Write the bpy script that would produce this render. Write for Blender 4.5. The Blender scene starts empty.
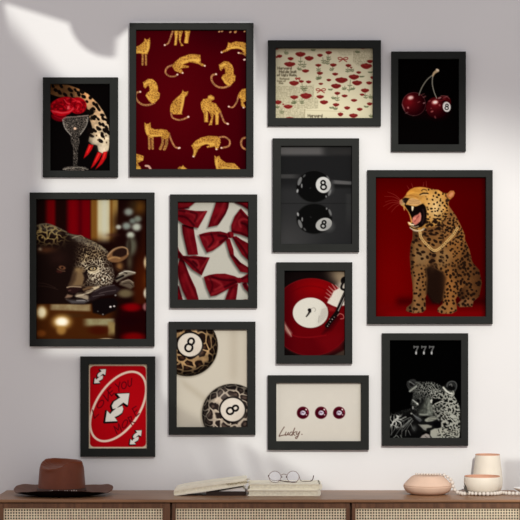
import bpy, bmesh, math, random
import numpy as np
from mathutils import Vector, Matrix

# ------------------------------------------------------------------ measures
S = 0.0033                 # metres per photo pixel on the back wall
D = 6.0                    # camera to back wall
ZT = 0.78                  # top of the sideboard
ZC = ZT + 0.491            # camera height
CY = 341.3                 # photo row of the optical axis
COL = bpy.context.scene.collection

def W(px, py, d=0.0):
    """photo pixel -> point standing d metres in front of the wall"""
    f = (D - d) / D * S
    return Vector(((px - 260.0) * f, -d, ZC + (CY - py) * f))

def lin(c):
    c = np.clip(np.asarray(c, dtype=np.float64) / 255.0, 0, 1)
    return np.where(c <= 0.04045, c / 12.92, ((c + 0.055) / 1.055) ** 2.4)

def rgb(c, k=1.0):
    l = lin(c) * k
    return (float(l[0]), float(l[1]), float(l[2]), 1.0)

# ------------------------------------------------------------------ scene helpers
def empty(name, loc, rz=0.0):
    o = bpy.data.objects.new(name, None)
    o.empty_display_size = 0.03
    COL.objects.link(o)
    o.location = loc
    o.rotation_euler = (0, 0, rz)
    return o

def tag(o, label=None, cat=None, group=None, kind=None):
    if label: o['label'] = label
    if cat: o['category'] = cat
    if group: o['group'] = group
    if kind: o['kind'] = kind
    return o

def link_mesh(name, me, mat, parent=None, smooth=False):
    if mat is not None:
        me.materials.append(mat)
    if smooth:
        me.polygons.foreach_set('use_smooth', [True] * len(me.polygons))
    me.update()
    o = bpy.data.objects.new(name, me)
    COL.objects.link(o)
    if parent is not None:
        o.parent = parent
    return o

def from_bm(name, bm, mat, parent=None, smooth=False):
    bmesh.ops.recalc_face_normals(bm, faces=bm.faces)
    me = bpy.data.meshes.new(name)
    bm.to_mesh(me)
    bm.free()
    return link_mesh(name, me, mat, parent, smooth)

def add_box(bm, lo, hi, bevel=0.0, seg=2):
    r = bmesh.ops.create_cube(bm, size=1.0)
    vs = r['verts']
    lo, hi = Vector(lo), Vector(hi)
    c, s = (lo + hi) / 2, hi - lo
    for v in vs:
        v.co = Vector((v.co.x * s.x, v.co.y * s.y, v.co.z * s.z)) + c
    if bevel > 0:
        es = set()
        for v in vs:
            es.update(v.link_edges)
        bmesh.ops.bevel(bm, geom=list(es), offset=bevel, segments=seg, profile=0.5, affect='EDGES')

def add_loft(bm, rings, cap0=True, cap1=True):
    """rings: list of closed loops with the same number of points"""
    vr = [[bm.verts.new(p) for p in ring] for ring in rings]
    n = len(vr[0])
    for a, b in zip(vr[:-1], vr[1:]):
        for i in range(n):
            j = (i + 1) % n
            bm.faces.new((a[i], a[j], b[j], b[i]))
    if cap0: bm.faces.new(vr[0][::-1])
    if cap1: bm.faces.new(vr[-1])

def add_lathe(bm, prof, n=48, sx=1.0, sy=1.0):
    """prof: list of (r, z); r = 0 makes a pole"""
    prev = None
    for r, z in prof:
        if r < 1e-6:
            cur = [bm.verts.new((0, 0, z))]
        else:
            cur = [bm.verts.new((r * sx * math.cos(2 * math.pi * i / n), r * sy * math.sin(2 * math.pi * i / n), z)) for i in range(n)]
        if prev is not None:
            for i in range(n):
                j = (i + 1) % n
                if len(prev) == 1 and len(cur) == 1: continue
                if len(prev) == 1: bm.faces.new((prev[0], cur[j], cur[i]))
                elif len(cur) == 1: bm.faces.new((prev[i], prev[j], cur[0]))
                else: bm.faces.new((prev[i], prev[j], cur[j], cur[i]))
        prev = cur

def add_tube(bm, pts, r, n=8, closed=False):
    pts = [Vector(p) for p in pts]
    m = len(pts)
    rings = []
    up = Vector((0.13, 0.31, 0.94)).normalized()
    for i, p in enumerate(pts):
        if closed:
            t = pts[(i + 1) % m] - pts[i - 1]
        else:
            t = pts[min(i + 1, m - 1)] - pts[max(i - 1, 0)]
        t.normalize()
        a = t.cross(up)
        if a.length < 1e-4: a = t.cross(Vector((1, 0, 0)))
        a.normalize()
        b = t.cross(a)
        rr = r[i] if isinstance(r, (list, tuple)) else r
        rings.append([p + a * rr * math.cos(2 * math.pi * k / n) + b * rr * math.sin(2 * math.pi * k / n) for k in range(n)])
    if closed:
        vr = [[bm.verts.new(p) for p in ring] for ring in rings]
        for q in range(m):
            A, B = vr[q], vr[(q + 1) % m]
            for k in range(n):
                l = (k + 1) % n
                bm.faces.new((A[k], A[l], B[l], B[k]))
    else:
        add_loft(bm, rings)

def spline(pts, n=6, closed=False):
    P = [np.asarray(p, dtype=float) for p in pts]
    out = []
    m = len(P)
    rng = range(m) if closed else range(m - 1)
    for i in rng:
        if closed:
            p0, p1, p2, p3 = P[(i - 1) % m], P[i], P[(i + 1) % m], P[(i + 2) % m]
        else:
            p0, p1, p2, p3 = P[max(i - 1, 0)], P[i], P[i + 1], P[min(i + 2, m - 1)]
        for k in range(n):
            t = k / n
            out.append(0.5 * ((2 * p1) + (-p0 + p2) * t + (2 * p0 - 5 * p1 + 4 * p2 - p3) * t * t + (-p0 + 3 * p1 - 3 * p2 + p3) * t ** 3))
    if not closed: out.append(P[-1])
    return out

# ------------------------------------------------------------------ materials
def mat_new(name):
    m = bpy.data.materials.new(name)
    m.use_nodes = True
    nt = m.node_tree
    b = nt.nodes['Principled BSDF']
    return m, nt, b

def mat_plain(name, col, rough=0.5, spec=0.3, var=0.06, scale=30.0, bump=0.0, metal=0.0):
    """a colour with soft procedural variation"""
    m, nt, b = mat_new(name)
    tc = nt.nodes.new('ShaderNodeTexCoord')
    nz = nt.nodes.new('ShaderNodeTexNoise')
    nz.inputs['Scale'].default_value = scale
    nz.inputs['Detail'].default_value = 4.0
    nt.links.new(tc.outputs['Object'], nz.inputs['Vector'])
    rp = nt.nodes.new('ShaderNodeValToRGB')
    c = rgb(col)
    rp.color_ramp.elements[0].position = 0.3
    rp.color_ramp.elements[1].position = 0.7
    rp.color_ramp.elements[0].color = tuple(x * (1 - var) for x in c[:3]) + (1,)
    rp.color_ramp.elements[1].color = tuple(min(1, x * (1 + var)) for x in c[:3]) + (1,)
    nt.links.new(nz.outputs['Fac'], rp.inputs['Fac'])
    nt.links.new(rp.outputs['Color'], b.inputs['Base Color'])
    b.inputs['Roughness'].default_value = rough
    b.inputs['Specular IOR Level'].default_value = spec
    b.inputs['Metallic'].default_value = metal
    if bump > 0:
        bp = nt.nodes.new('ShaderNodeBump')
        bp.inputs['Strength'].default_value = bump
        bp.inputs['Distance'].default_value = 0.002
        nt.links.new(nz.outputs['Fac'], bp.inputs['Height'])
        nt.links.new(bp.outputs['Normal'], b.inputs['Normal'])
    return m

def mat_wood(name, dark, light, rough=0.45, axis='X', spec=0.35):
    m, nt, b = mat_new(name)
    tc = nt.nodes.new('ShaderNodeTexCoord')
    mp = nt.nodes.new('ShaderNodeMapping')
    mp.inputs['Scale'].default_value = (1.6, 26, 26) if axis == 'X' else (26, 26, 1.6)
    nt.links.new(tc.outputs['Object'], mp.inputs['Vector'])
    nz = nt.nodes.new('ShaderNodeTexNoise')
    nz.inputs['Scale'].default_value = 3.0
    nz.inputs['Detail'].default_value = 6.0
    nz.inputs['Distortion'].default_value = 0.6
    nt.links.new(mp.outputs['Vector'], nz.inputs['Vector'])
    rp = nt.nodes.new('ShaderNodeValToRGB')
    rp.color_ramp.elements[0].position = 0.32
    rp.color_ramp.elements[1].position = 0.68
    rp.color_ramp.elements[0].color = rgb(dark)
    rp.color_ramp.elements[1].color = rgb(light)
    nt.links.new(nz.outputs['Fac'], rp.inputs['Fac'])
    nt.links.new(rp.outputs['Color'], b.inputs['Base Color'])
    b.inputs['Roughness'].default_value = rough
    b.inputs['Specular IOR Level'].default_value = spec
    bp = nt.nodes.new('ShaderNodeBump')
    bp.inputs['Strength'].default_value = 0.12
    bp.inputs['Distance'].default_value = 0.001
    nt.links.new(nz.outputs['Fac'], bp.inputs['Height'])
    nt.links.new(bp.outputs['Normal'], b.inputs['Normal'])
    return m

# ------------------------------------------------------------------ a small painter for the printed pictures
K = 4     # paint samples per photo pixel; the print mesh keeps half of them

def hash2(i, j, s):
    h = np.sin(i * 127.1 + j * 311.7 + s * 74.7) * 43758.5453
    return h - np.floor(h)

def vnoise(X, Y, sc, seed=0):
    x, y = X / sc, Y / sc
    i, j = np.floor(x), np.floor(y)
    u, v = x - i, y - j
    u, v = u * u * (3 - 2 * u), v * v * (3 - 2 * v)
    a, b = hash2(i, j, seed), hash2(i + 1, j, seed)
    c, d = hash2(i, j + 1, seed), hash2(i + 1, j + 1, seed)
    return (a * (1 - u) + b * u) * (1 - v) + (c * (1 - u) + d * u) * v

def fbm(X, Y, sc, seed=0):
    return (vnoise(X, Y, sc, seed) + 0.5 * vnoise(X, Y, sc / 2, seed + 3) + 0.25 * vnoise(X, Y, sc / 4, seed + 7)) / 1.75

def cells(X, Y, sc, seed=0, ax=1.0, rot=0.0, warp=0.25):
    """first and second Voronoi distance (in cell units) and the cell's random number"""
    c, s = math.cos(rot), math.sin(rot)
    x = (X * c + Y * s) / (sc * ax)
    y = (-X * s + Y * c) / sc
    x = x + warp * (vnoise(X, Y, sc * 0.8, seed + 11) - 0.5) * 2
    y = y + warp * (vnoise(X, Y, sc * 0.8, seed + 17) - 0.5) * 2
    i0, j0 = np.floor(x), np.floor(y)
    f1 = np.full(X.shape, 9.0); f2 = np.full(X.shape, 9.0); rid = np.zeros(X.shape)
    for di in (-1, 0, 1):
        for dj in (-1, 0, 1):
            i, j = i0 + di, j0 + dj
            px = i + 0.15 + 0.7 * hash2(i, j, seed + 1)
            py = j + 0.15 + 0.7 * hash2(i, j, seed + 2)
            d = np.hypot(px - x, py - y)
            near = d < f1
            f2 = np.where(near, f1, np.minimum(f2, d))
            rid = np.where(near, hash2(i, j, seed + 5), rid)
            f1 = np.where(near, d, f1)
    return f1, f2, rid

def sstep(a, b, x):
    t = np.clip((x - a) / (b - a), 0, 1)
    return t * t * (3 - 2 * t)

def T(x0, y0, k):
    return lambda pts: [(x0 + p[0] / k, y0 + p[1] / k) for p in pts]

class Art:
    def __init__(s, rect, bg):
        s.rect = rect
        x0, y0, x1, y1 = rect
        s.w = int(math.ceil((x1 - x0) * K / 2.0)) * 2
        s.h = int(math.ceil((y1 - y0) * K / 2.0)) * 2
        xs = x0 + (np.arange(s.w) + 0.5) * (x1 - x0) / s.w
        ys = y0 + (np.arange(s.h) + 0.5) * (y1 - y0) / s.h
        s.X, s.Y = np.meshgrid(xs, ys)
        s.C = np.empty((s.h, s.w, 3))
        s.C[:] = bg
    def win(s, xa, xb, ya, yb):
        x0, y0, x1, y1 = s.rect
        fx, fy = s.w / (x1 - x0), s.h / (y1 - y0)
        a = max(0, int((xa - x0) * fx)); b = min(s.w, int((xb - x0) * fx) + 2)
        c = max(0, int((ya - y0) * fy)); d = min(s.h, int((yb - y0) * fy) + 2)
        return (slice(c, max(c, d)), slice(a, max(a, b)))
    def put(s, sl, m, col):
        col = np.asarray(col, dtype=float)
        if col.ndim == 3 and col.shape[:2] == s.C.shape[:2]: col = col[sl]
        m = m[..., None]
        s.C[sl] = s.C[sl] * (1 - m) + col * m
    def full(s, m, col):
        s.put((slice(0, s.h), slice(0, s.w)), m, col)
    def sdf(s, pts, sl):
        X, Y = s.X[sl], s.Y[sl]
        d = np.full(X.shape, 1e9); inside = np.zeros(X.shape, bool)
        n = len(pts)
        for i in range(n):
            ax, ay = pts[i]; bx, by = pts[(i + 1) % n]
            ex, ey = bx - ax, by - ay
            L = ex * ex + ey * ey
            if L < 1e-12: continue
            t = np.clip(((X - ax) * ex + (Y - ay) * ey) / L, 0, 1)
            d = np.minimum(d, (X - ax - t * ex) ** 2 + (Y - ay - t * ey) ** 2)
            cond = (ay > Y) != (by > Y)
            if ay != by:
                inside ^= cond & (X < (bx - ax) * (Y - ay) / (by - ay) + ax)
        d = np.sqrt(d)
        return np.where(inside, -d, d)
    def poly(s, pts, col, soft=0.5, alpha=1.0, smooth=False, grow=0.0, ret=False):
        if smooth: pts = [tuple(p) for p in spline(pts, 5, True)]
        P = np.array(pts)
        g = soft + grow + 1
        sl = s.win(P[:, 0].min() - g, P[:, 0].max() + g, P[:, 1].min() - g, P[:, 1].max() + g)
        m = np.clip(0.5 - (s.sdf(pts, sl) - grow) / soft, 0, 1) * alpha
        if ret:
            M = np.zeros((s.h, s.w)); M[sl] = m
            return M
        s.put(sl, m, col)
    def ell(s, cx, cy, rx, ry, col, rot=0.0, soft=0.5, alpha=1.0, ring=None, ret=False):
        R = max(rx, ry) + soft + 1
        sl = s.win(cx - R, cx + R, cy - R, cy + R)
        x, y = s.X[sl] - cx, s.Y[sl] - cy
        a = math.radians(rot)
        u, v = x * math.cos(a) + y * math.sin(a), -x * math.sin(a) + y * math.cos(a)
        k = np.hypot(u / rx, v / ry)
        g = np.hypot(u / rx ** 2, v / ry ** 2) + 1e-9
        d = k * (k - 1) / g
        if ring is not None: d = np.abs(d) - ring / 2
        m = np.clip(0.5 - d / soft, 0, 1) * alpha
        if ret:
            M = np.zeros((s.h, s.w)); M[sl] = m
            return M
        s.put(sl, m, col)
    def glow(s, cx, cy, rx, ry, col, alpha=1.0, p=1.0, rot=0.0):
        a = math.radians(rot)
        x, y = s.X - cx, s.Y - cy
        u, v = x * math.cos(a) + y * math.sin(a), -x * math.sin(a) + y * math.cos(a)
        m = np.exp(-((u / rx) ** 2 + (v / ry) ** 2) ** p) * alpha
        s.full(m, col)
    def stroke(s, pts, w, col, soft=0.4, alpha=1.0, smooth=True, ret=False):
        pts = [tuple(p) for p in (spline(pts, 6) if smooth and len(pts) > 2 else pts)]
        P = np.array(pts); n = len(pts)
        ws = np.linspace(w[0], w[1], n) if isinstance(w, (tuple, list)) else np.full(n, float(w))
        g = ws.max() + soft + 1
        sl = s.win(P[:, 0].min() - g, P[:, 0].max() + g, P[:, 1].min() - g, P[:, 1].max() + g)
        X, Y = s.X[sl], s.Y[sl]
        d = np.full(X.shape, 1e9)
        for i in range(n - 1):
            ax, ay = pts[i]; bx, by = pts[i + 1]
            ex, ey = bx - ax, by - ay
            L = ex * ex + ey * ey + 1e-12
            t = np.clip(((X - ax) * ex + (Y - ay) * ey) / L, 0, 1)
            d = np.minimum(d, np.hypot(X - ax - t * ex, Y - ay - t * ey) - (ws[i] * (1 - t) + ws[i + 1] * t) / 2)
        m = np.clip(0.5 - d / soft, 0, 1) * alpha
        if ret:
            M = np.zeros((s.h, s.w)); M[sl] = m
            return M
        s.put(sl, m, col)
    def blur(s, cx, cy, rx, ry, px, rounds=2):
        """soften what is painted inside an ellipse"""
        B = s.C.copy()
        n = max(1, int(px * K))
        for _ in range(rounds):
            A = np.zeros_like(B)
            for d in range(-n, n + 1): A += np.roll(B, d, 1)
            B = A / (2 * n + 1); A = np.zeros_like(B)
            for d in range(-n, n + 1): A += np.roll(B, d, 0)
            B = A / (2 * n + 1)
        s.glowmix(cx, cy, rx, ry, B)
    def glowmix(s, cx, cy, rx, ry, img):
        m = np.clip(1.6 - 1.3 * np.hypot((s.X - cx) / rx, (s.Y - cy) / ry), 0, 1)[..., None]
        s.C = s.C * (1 - m) + img * m
    def eight(s, cx, cy, h, col, w=1.0, rot=0.0, sx=1.0):
        """figure 8 of height h"""
        a = math.radians(rot)
        r1, r2 = h * 0.20, h * 0.245
        ux, uy = math.sin(a), -math.cos(a)
        s.ell(cx + ux * h * 0.235, cy + uy * h * 0.235, r1 * sx, r1, col, rot, 0.4, ring=w)
        s.ell(cx - ux * h * 0.205, cy - uy * h * 0.205, r2 * sx * 1.08, r2, col, rot, 0.4, ring=w)

def g2(X, lo, hi, c0, c1):
    t = np.clip((X - lo) / (hi - lo), 0, 1)[..., None]
    return np.asarray(c0, float) * (1 - t) + np.asarray(c1, float) * t
# ------------------------------------------------------------------ the pictures
def art_rose_glass(R):
    a = Art(R, (7, 5, 5)); A = T(44, 78, 8); B = T(54, 115, 8)
    X, Y = a.X, a.Y
    arm = A([(40, 45), (180, 50), (270, 82), (350, 128), (420, 195), (470, 265), (505, 340), (518, 420)]) + \
          B([(442, 170), (440, 230), (430, 275), (412, 295), (380, 300), (352, 285), (342, 240), (325, 232), (300, 232), (272, 205), (283, 150), (305, 112), (292, 60)]) + \
          A([(362, 330), (350, 285), (340, 235), (325, 190), (280, 155), (170, 150), (120, 150), (40, 125)])
    m = a.poly(arm, 0, 0.9, smooth=False, ret=True)
    t = np.clip(((X - 50) * 0.6 + (Y - 84) * 0.8) / 75, 0, 1)[..., None]
    t = t ** 1.2
    fur = np.array((196, 122, 62)) * (1 - t) + np.array((222, 202, 170)) * t
    fur = fur * (0.72 + 0.5 * fbm(X, Y, 3.0, 4))[..., None]
    # shade toward the lower left of the arm
    sh = np.clip((X - 80) / 22 + (100 - Y) / 60 + 0.75, 0.45, 1)[..., None]
    a.full(m, fur * sh)
    rnd = random.Random(3)
    spots = A([(75, 68), (135, 62), (122, 112), (205, 92), (165, 130), (215, 128), (275, 128), (250, 98), (335, 182), (392, 200), (365, 155), (432, 245), (375, 255), (395, 248),
               (388, 316), (440, 360), (436, 405), (478, 412), (487, 330), (455, 292), (372, 425), (420, 225), (322, 150), (405, 305), (462, 440), (92, 95), (295, 105), (470, 375), (345, 262)]) + \
            B([(362, 66), (355, 106), (398, 118), (372, 205), (318, 120), (300, 132), (380, 160), (292, 160), (415, 100), (430, 62), (392, 30), (425, 130), (350, 30)])
    for (x, y) in spots:
        k = 1.0 + 0.6 * rnd.random()
        th = rnd.uniform(20, 70)
        for _ in range(3):
            q = rnd.uniform(-1.3, 1.3)
            a.ell(x + q * math.cos(math.radians(th)), y + q * math.sin(math.radians(th)), 1.7 * k * rnd.uniform(.6, 1.1), 1.05 * k, (15, 9, 7), th + rnd.uniform(-25, 25), 0.7)
    a.poly(A([(335, 285), (372, 262), (405, 262), (388, 290), (360, 300), (345, 330)]), (12, 8, 7), 1.2); a.poly(A([(345, 390), (372, 398), (360, 425), (340, 440)]), (14, 9, 8), 1.2); a.poly(A([(355, 325), (372, 300), (412, 296), (405, 325), (372, 335)]), (16, 10, 8), 1.4, .8)
    for (x, y) in B([(335, 160), (398, 185), (345, 195), (415, 215), (410, 160)]): a.ell(x, y, 0.7, 0.9, (70, 45, 25), 0, 0.6)
    a.glow(*B([(320, 200)])[0], 4, 4, (240, 225, 200), 0.35); a.glow(*B([(385, 270)])[0], 4, 4, (245, 225, 200), 0.5)
    for pts, hl in (([(275, 228), (312, 235), (298, 270), (270, 310), (233, 342), (250, 290)], [(285, 245), (262, 295)]),
                    ([(345, 290), (380, 300), (355, 350), (320, 395), (290, 422), (318, 350)], [(355, 305), (322, 370)]),
                    ([(388, 290), (420, 285), (412, 335), (380, 385), (325, 430), (360, 370), (380, 325)], [(402, 300), (385, 350)])):
        a.poly(B(pts), (176, 14, 18), 0.7); a.stroke(B(hl), (1.4, 0.6), (228, 48, 42), 0.8)
    # roses
    a.ell(*A([(120, 308)])[0], 8, 4.4, (105, 2, 12), 10, 1.2)
    a.ell(*A([(265, 218)])[0], 9, 8.2, (168, 6, 18), 10, 1.0)
    a.ell(*A([(140, 232)])[0], 12, 8.6, (186, 8, 22), -4, 1.0)
    a.ell(*A([(160, 178)])[0], 9, 3.6, (160, 6, 18), -6, 1.0)
    for pts, w, c in (([(60, 215), (110, 195), (170, 205), (215, 235)], 1.0, (120, 0, 12)), ([(65, 260), (130, 275), (200, 268), (235, 235)], 1.1, (226, 70, 78)),
                      ([(95, 235), (120, 215), (150, 225), (150, 250), (120, 252)], .9, (110, 0, 10)), ([(230, 185), (265, 180), (300, 200), (315, 240)], 1.0, (218, 40, 50)),
                      ([(245, 215), (270, 200), (292, 220), (280, 250)], .9, (112, 0, 10)), ([(180, 165), (220, 160), (250, 175)], .9, (214, 40, 50)),
                      ([(80, 300), (130, 320), (170, 310)], .9, (150, 12, 30)), ([(200, 185), (235, 215), (240, 262)], 1.1, (110, 0, 10)), ([(255, 265), (300, 262), (322, 240)], .9, (210, 34, 44))):
        a.stroke(A(pts), w, c, 0.9, .85)
    a.ell(*A([(192, 236)])[0], 1.2, 2.2, (240, 110, 112), 20, 1.6, .8)
    pn = fbm(X, Y, 3.2, 21)
    rose = np.maximum(np.maximum(a.ell(*A([(140, 232)])[0], 12, 8.6, 0, -4, 1.0, ret=True), a.ell(*A([(265, 218)])[0], 9, 8.2, 0, 10, 1.0, ret=True)), a.ell(*A([(160, 178)])[0], 9, 3.6, 0, -6, 1.0, ret=True))
    a.full(rose * sstep(.5, .3, pn) * .75, (92, 0, 8)); a.full(rose * sstep(.66, .8, pn) * .5, (226, 52, 60))
    for pts in ([(150, 175), (168, 200), (150, 222)], [(215, 178), (208, 205), (225, 225)], [(110, 250), (150, 262), (190, 250)], [(252, 190), (240, 215), (258, 240)], [(290, 185), (310, 210), (300, 240)], [(75, 235), (90, 215), (120, 205)], [(165, 215), (180, 235), (172, 258)]): a.stroke(A(pts), .8, (84, 0, 8), .9, .8)
    for pts in ([(160, 170), (180, 195), (205, 205)], [(262, 188), (285, 190)], [(95, 262), (140, 280)], [(272, 222), (262, 248)]): a.stroke(A(pts), .8, (236, 66, 72), .9, .8)
    # cut crystal glass
    gl = A([(145, 328), (180, 305), (262, 300), (352, 293), (347, 345), (318, 415), (278, 462), (216, 462), (172, 412), (150, 362)])
    mask = a.poly(gl, 0, 0.7, ret=True)
    mask = np.maximum(mask, a.poly(B([(130, 160), (196, 160), (203, 205), (190, 255), (184, 402), (150, 402), (152, 260), (132, 210)]), 0, 0.7, ret=True))
    fm = a.ell(*B([(170, 424)])[0], 12.5, 2.6, 0, 0, 0.7, ret=True)
    mask = np.maximum(mask, fm)
    wx = X + 2.2 * fbm(X, Y, 4, 5); wy = Y + 2.2 * fbm(X, Y, 4, 15)
    net = np.maximum(np.abs(np.sin(wx * 1.05 + wy * 1.25)), np.abs(np.sin(wx * 1.3 - wy * .9)))
    g1, g2_, gr = cells(X, Y, 2.0, 61, 1.0, .4, .5)
    v = 22 + 150 * sstep(.28, .04, g2_ - g1) * (.25 + .9 * fbm(X, Y, 2.6, 9)) + 60 * gr * fbm(X, Y, 1.5, 2)
    edge = np.clip(np.abs(X - 76.0) / 12, 0, 1)
    v = v * (0.75 + 0.3 * edge)
    a.full(mask * 0.92, np.stack([v * 1.02, v * 0.93, v * 0.85], -1))
    a.stroke(A([(147, 330), (175, 312), (262, 306), (350, 296)]), 0.8, (150, 130, 120), 0.7, .8)
    a.stroke(A([(150, 335), (165, 395), (215, 455)]), 0.8, (185, 176, 165), 0.7, .7)
    a.stroke(A([(348, 310), (335, 375), (285, 450)]), 0.8, (175, 166, 155), 0.7, .7)
    a.ell(*A([(245, 400)])[0], 1.5, 1.3, (230, 190, 160), 0, 1.2)
    a.stroke(B([(70, 430), (120, 420), (200, 412), (268, 430)]), 0.7, (150, 140, 128), 0.8, .8)
    return a

def art_leopard_pattern(R):
    a = Art(R, (72, 1, 8))
    X, Y = a.X, a.Y
    k = np.exp(-(((X - 175) / 65) ** 2 + ((Y - 105) / 75) ** 2))
    a.full(k, (80, 2, 9)); a.full(1 - k, (58, 0, 7))
    a.full(sstep(60, 30, Y) * 0.45 * sstep(160, 230, X), (32, 0, 8))
    a.full(sstep(236, 247, X) * .5, (36, 0, 6))
    A, B, C, Dd, E, F = T(132, 24, 8), T(188, 24, 8), T(132, 76, 8), T(188, 76, 8), T(132, 115, 8), T(188, 115, 8)
    f1, f2, rid = cells(X, Y, 1.55, 5)
    spot = sstep(0.42, 0.26, f1) * (0.35 + .65 * rid)
    shade = fbm(X, Y, 6.0, 8)
    gold = np.stack([168 + 74 * shade, 116 + 66 * shade, 46 + 34 * shade], -1)
    fur = gold * (1 - 0.72 * spot[..., None]) + np.array((70, 34, 18)) * 0.72 * spot[..., None]
    pink = np.array((182, 124, 78)) * (0.75 + 0.45 * shade[..., None]) * (1 - .45 * spot[..., None])
    def cat(polys, legs=(), tails=(), bright=(), tip=()):
        for p, w in tails: a.full(a.stroke(p, tuple(q * .84 for q in w) if isinstance(w, tuple) else w * .84, 0, 0.6, ret=True), pink)
        m = np.zeros(X.shape)
        for p in polys: m = np.maximum(m, a.poly(p, 0, 0.6, ret=True))
        lm = np.zeros(X.shape)
        for p, w in legs: lm = np.maximum(lm, a.stroke(p, w, 0, 0.6, ret=True))
        a.full(lm, pink * np.array((1.0, 1.02, .85)))
        a.full(m, fur)
        for p in polys: a.full(a.stroke(list(p) + [p[0]], .5, 0, .6, .5, smooth=False, ret=True), (120, 70, 26))
        for p, w in bright: a.stroke(p, w, (232, 182, 84), 1.2, .8)
        for (x, y) in tip: a.ell(x, y, 0.9, 0.8, (238, 205, 190), 0, 0.7)
    # standing at the left edge
    cat([A([(20, 185), (60, 168), (95, 140), (102, 110), (115, 122), (132, 120), (143, 106), (148, 150), (140, 195), (125, 238), (95, 240), (60, 232), (20, 234)])],
        [(A([(86, 232), (85, 322)]), 2.0), (A([(112, 232), (112, 322)]), 2.0)], (), [(A([(130, 150), (125, 200), (108, 225)]), 2.0), (A([(45, 218), (80, 222)]), 1.6)])
    # legs of one at the top edge
    cat([A([(335, 40), (375, 40), (365, 100), (356, 168), (336, 168), (343, 110)]), A([(372, 40), (412, 40), (392, 100), (388, 140), (412, 170), (392, 175), (374, 125)]), A([(418, 40), (468, 40), (456, 95), (448, 152), (414, 150), (425, 90)])],
        (), [(A([(328, 45), (310, 100), (290, 150), (260, 166)]), (2.4, 1.7))], [(A([(355, 60), (348, 160)]), 1.3), (A([(436, 60), (432, 145)]), 1.6)], A([(262, 166)]))
    # leaping, upper centre
    cat([A([(318, 332), (345, 298), (385, 265), (440, 245), (500, 238), (545, 244), (548, 300), (510, 305), (460, 302), (405, 322), (455, 332), (452, 345), (392, 352), (412, 386), (396, 393), (342, 372)]),
         B([(0, 240), (40, 238), (82, 250), (88, 280), (102, 308), (138, 325), (138, 337), (110, 334), (85, 318), (60, 311), (30, 305), (0, 300)])],
        (), [(A([(325, 325), (282, 345), (268, 385), (300, 414), (340, 415), (366, 398)]), (2.3, 1.7))], [(A([(400, 310), (470, 285), (540, 285)]), 1.8), (B([(40, 285), (80, 300)]), 1.6)], A([(362, 401)]) + B([(132, 331)]) + A([(404, 388)]))
    # leaping, right edge
    cat([B([(318, 143), (340, 150), (380, 136), (440, 143), (480, 155), (480, 268), (445, 232), (420, 200), (380, 195), (345, 197), (310, 215), (265, 230), (260, 218), (300, 200), (314, 170)])],
        [(B([(398, 228), (440, 236), (462, 252)]), 1.6)], (), [(B([(345, 185), (400, 185), (440, 200)]), 1.6)], B([(266, 224), (402, 228), (445, 283), (452, 281)]))
    for p in B([(248, 58), (270, 55), (336, 62), (376, 64), (450, 56)]): a.ell(p[0], p[1], 1.3, .8, (190, 140, 95), -30, 0.6)
    a.stroke(B([(385, 48), (370, 62)]), 1.6, (180, 125, 70), .6)
    # crouched seen from behind, twice
    c6 = [(243, 322), (262, 312), (285, 294), (322, 297), (350, 325), (363, 360), (361, 395), (379, 410), (373, 450), (345, 480), (318, 493), (290, 470), (264, 430), (275, 405), (295, 395), (295, 365), (285, 345), (262, 372), (249, 360), (247, 335)]
    t6 = [(335, 485), (290, 503), (240, 500), (200, 470), (185, 430), (195, 405), (222, 398)]
    for M, dx, dy in ((B, 0, 0), (C, -155, -276)):
        cat([M([(x + dx, y + dy) for x, y in c6])], (), [(M([(x + dx, y + dy) for x, y in t6]), 2.4)],
            [(M([(258 + dx, 335 + dy), (295 + dx, 318 + dy)]), 1.8), (M([(272 + dx, 425 + dy), (300 + dx, 465 + dy), (330 + dx, 480 + dy)]), 1.2)], M([(222 + dx, 398 + dy)]))
    # sitting, centre
    cat([C([(404, 106), (418, 124), (435, 122), (450, 116), (441, 150), (421, 165), (413, 200), (406, 240), (396, 288), (402, 302), (360, 302), (330, 302), (304, 280), (307, 235), (325, 200), (355, 170), (385, 145), (398, 130)])],
        (), [(C([(312, 290), (325, 328), (370, 346), (410, 340), (452, 321)]), 2.0)], [(C([(412, 160), (405, 215), (388, 285)]), 2.2)], C([(450, 321), (448, 322)]))
    # standing, lower left
    cat([E([(101, 53), (115, 66), (135, 65), (148, 53), (151, 95), (185, 110), (235, 107), (280, 115), (302, 145), (292, 182), (255, 187), (230, 165), (170, 170), (150, 180), (125, 165), (104, 120), (100, 80)])],
        [(E([(138, 160), (140, 262)]), 2.4), (E([(163, 165), (166, 262)]), 2.3), (E([(243, 170), (246, 215), (226, 264)]), 2.7), (E([(278, 170), (276, 225), (258, 267)]), 3.0)],
        [(E([(295, 140), (315, 200), (345, 250), (382, 258)]), (2.4, 1.9))], [(E([(118, 90), (125, 140)]), 2.6), (E([(160, 160), (230, 157)]), 1.8)], E([(380, 256), (372, 260)]))
    # standing, seen from behind
    cat([Dd([(158, 155), (180, 146), (206, 160), (211, 180), (186, 195), (186, 205), (220, 215), (245, 250), (265, 280), (246, 290), (241, 382), (218, 386), (215, 310), (205, 300), (190, 386), (163, 390), (185, 330), (175, 300), (155, 270), (160, 364), (128, 364), (125, 300), (105, 260), (99, 210), (120, 180), (155, 175)])],
        (), [(Dd([(245, 262), (265, 310), (288, 362), (320, 378)]), (2.6, 1.9))], [(Dd([(170, 165), (190, 172)]), 2.2), (Dd([(150, 290), (145, 355)]), 1.8), (Dd([(228, 290), (230, 375)]), 1.8), (Dd([(140, 250), (160, 270)]), 1.5)], Dd([(316, 378), (312, 376)]))
    # tail and haunch at the right edge
    cat([Dd([(480, 93), (430, 100), (405, 130), (395, 160), (418, 182), (420, 230), (440, 252), (458, 246), (440, 205), (480, 190)])], (),
        [(Dd([(402, 150), (386, 205), (355, 245), (320, 240)]), (2.2, 1.6))], (), Dd([(324, 240), (440, 248)]))
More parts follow.
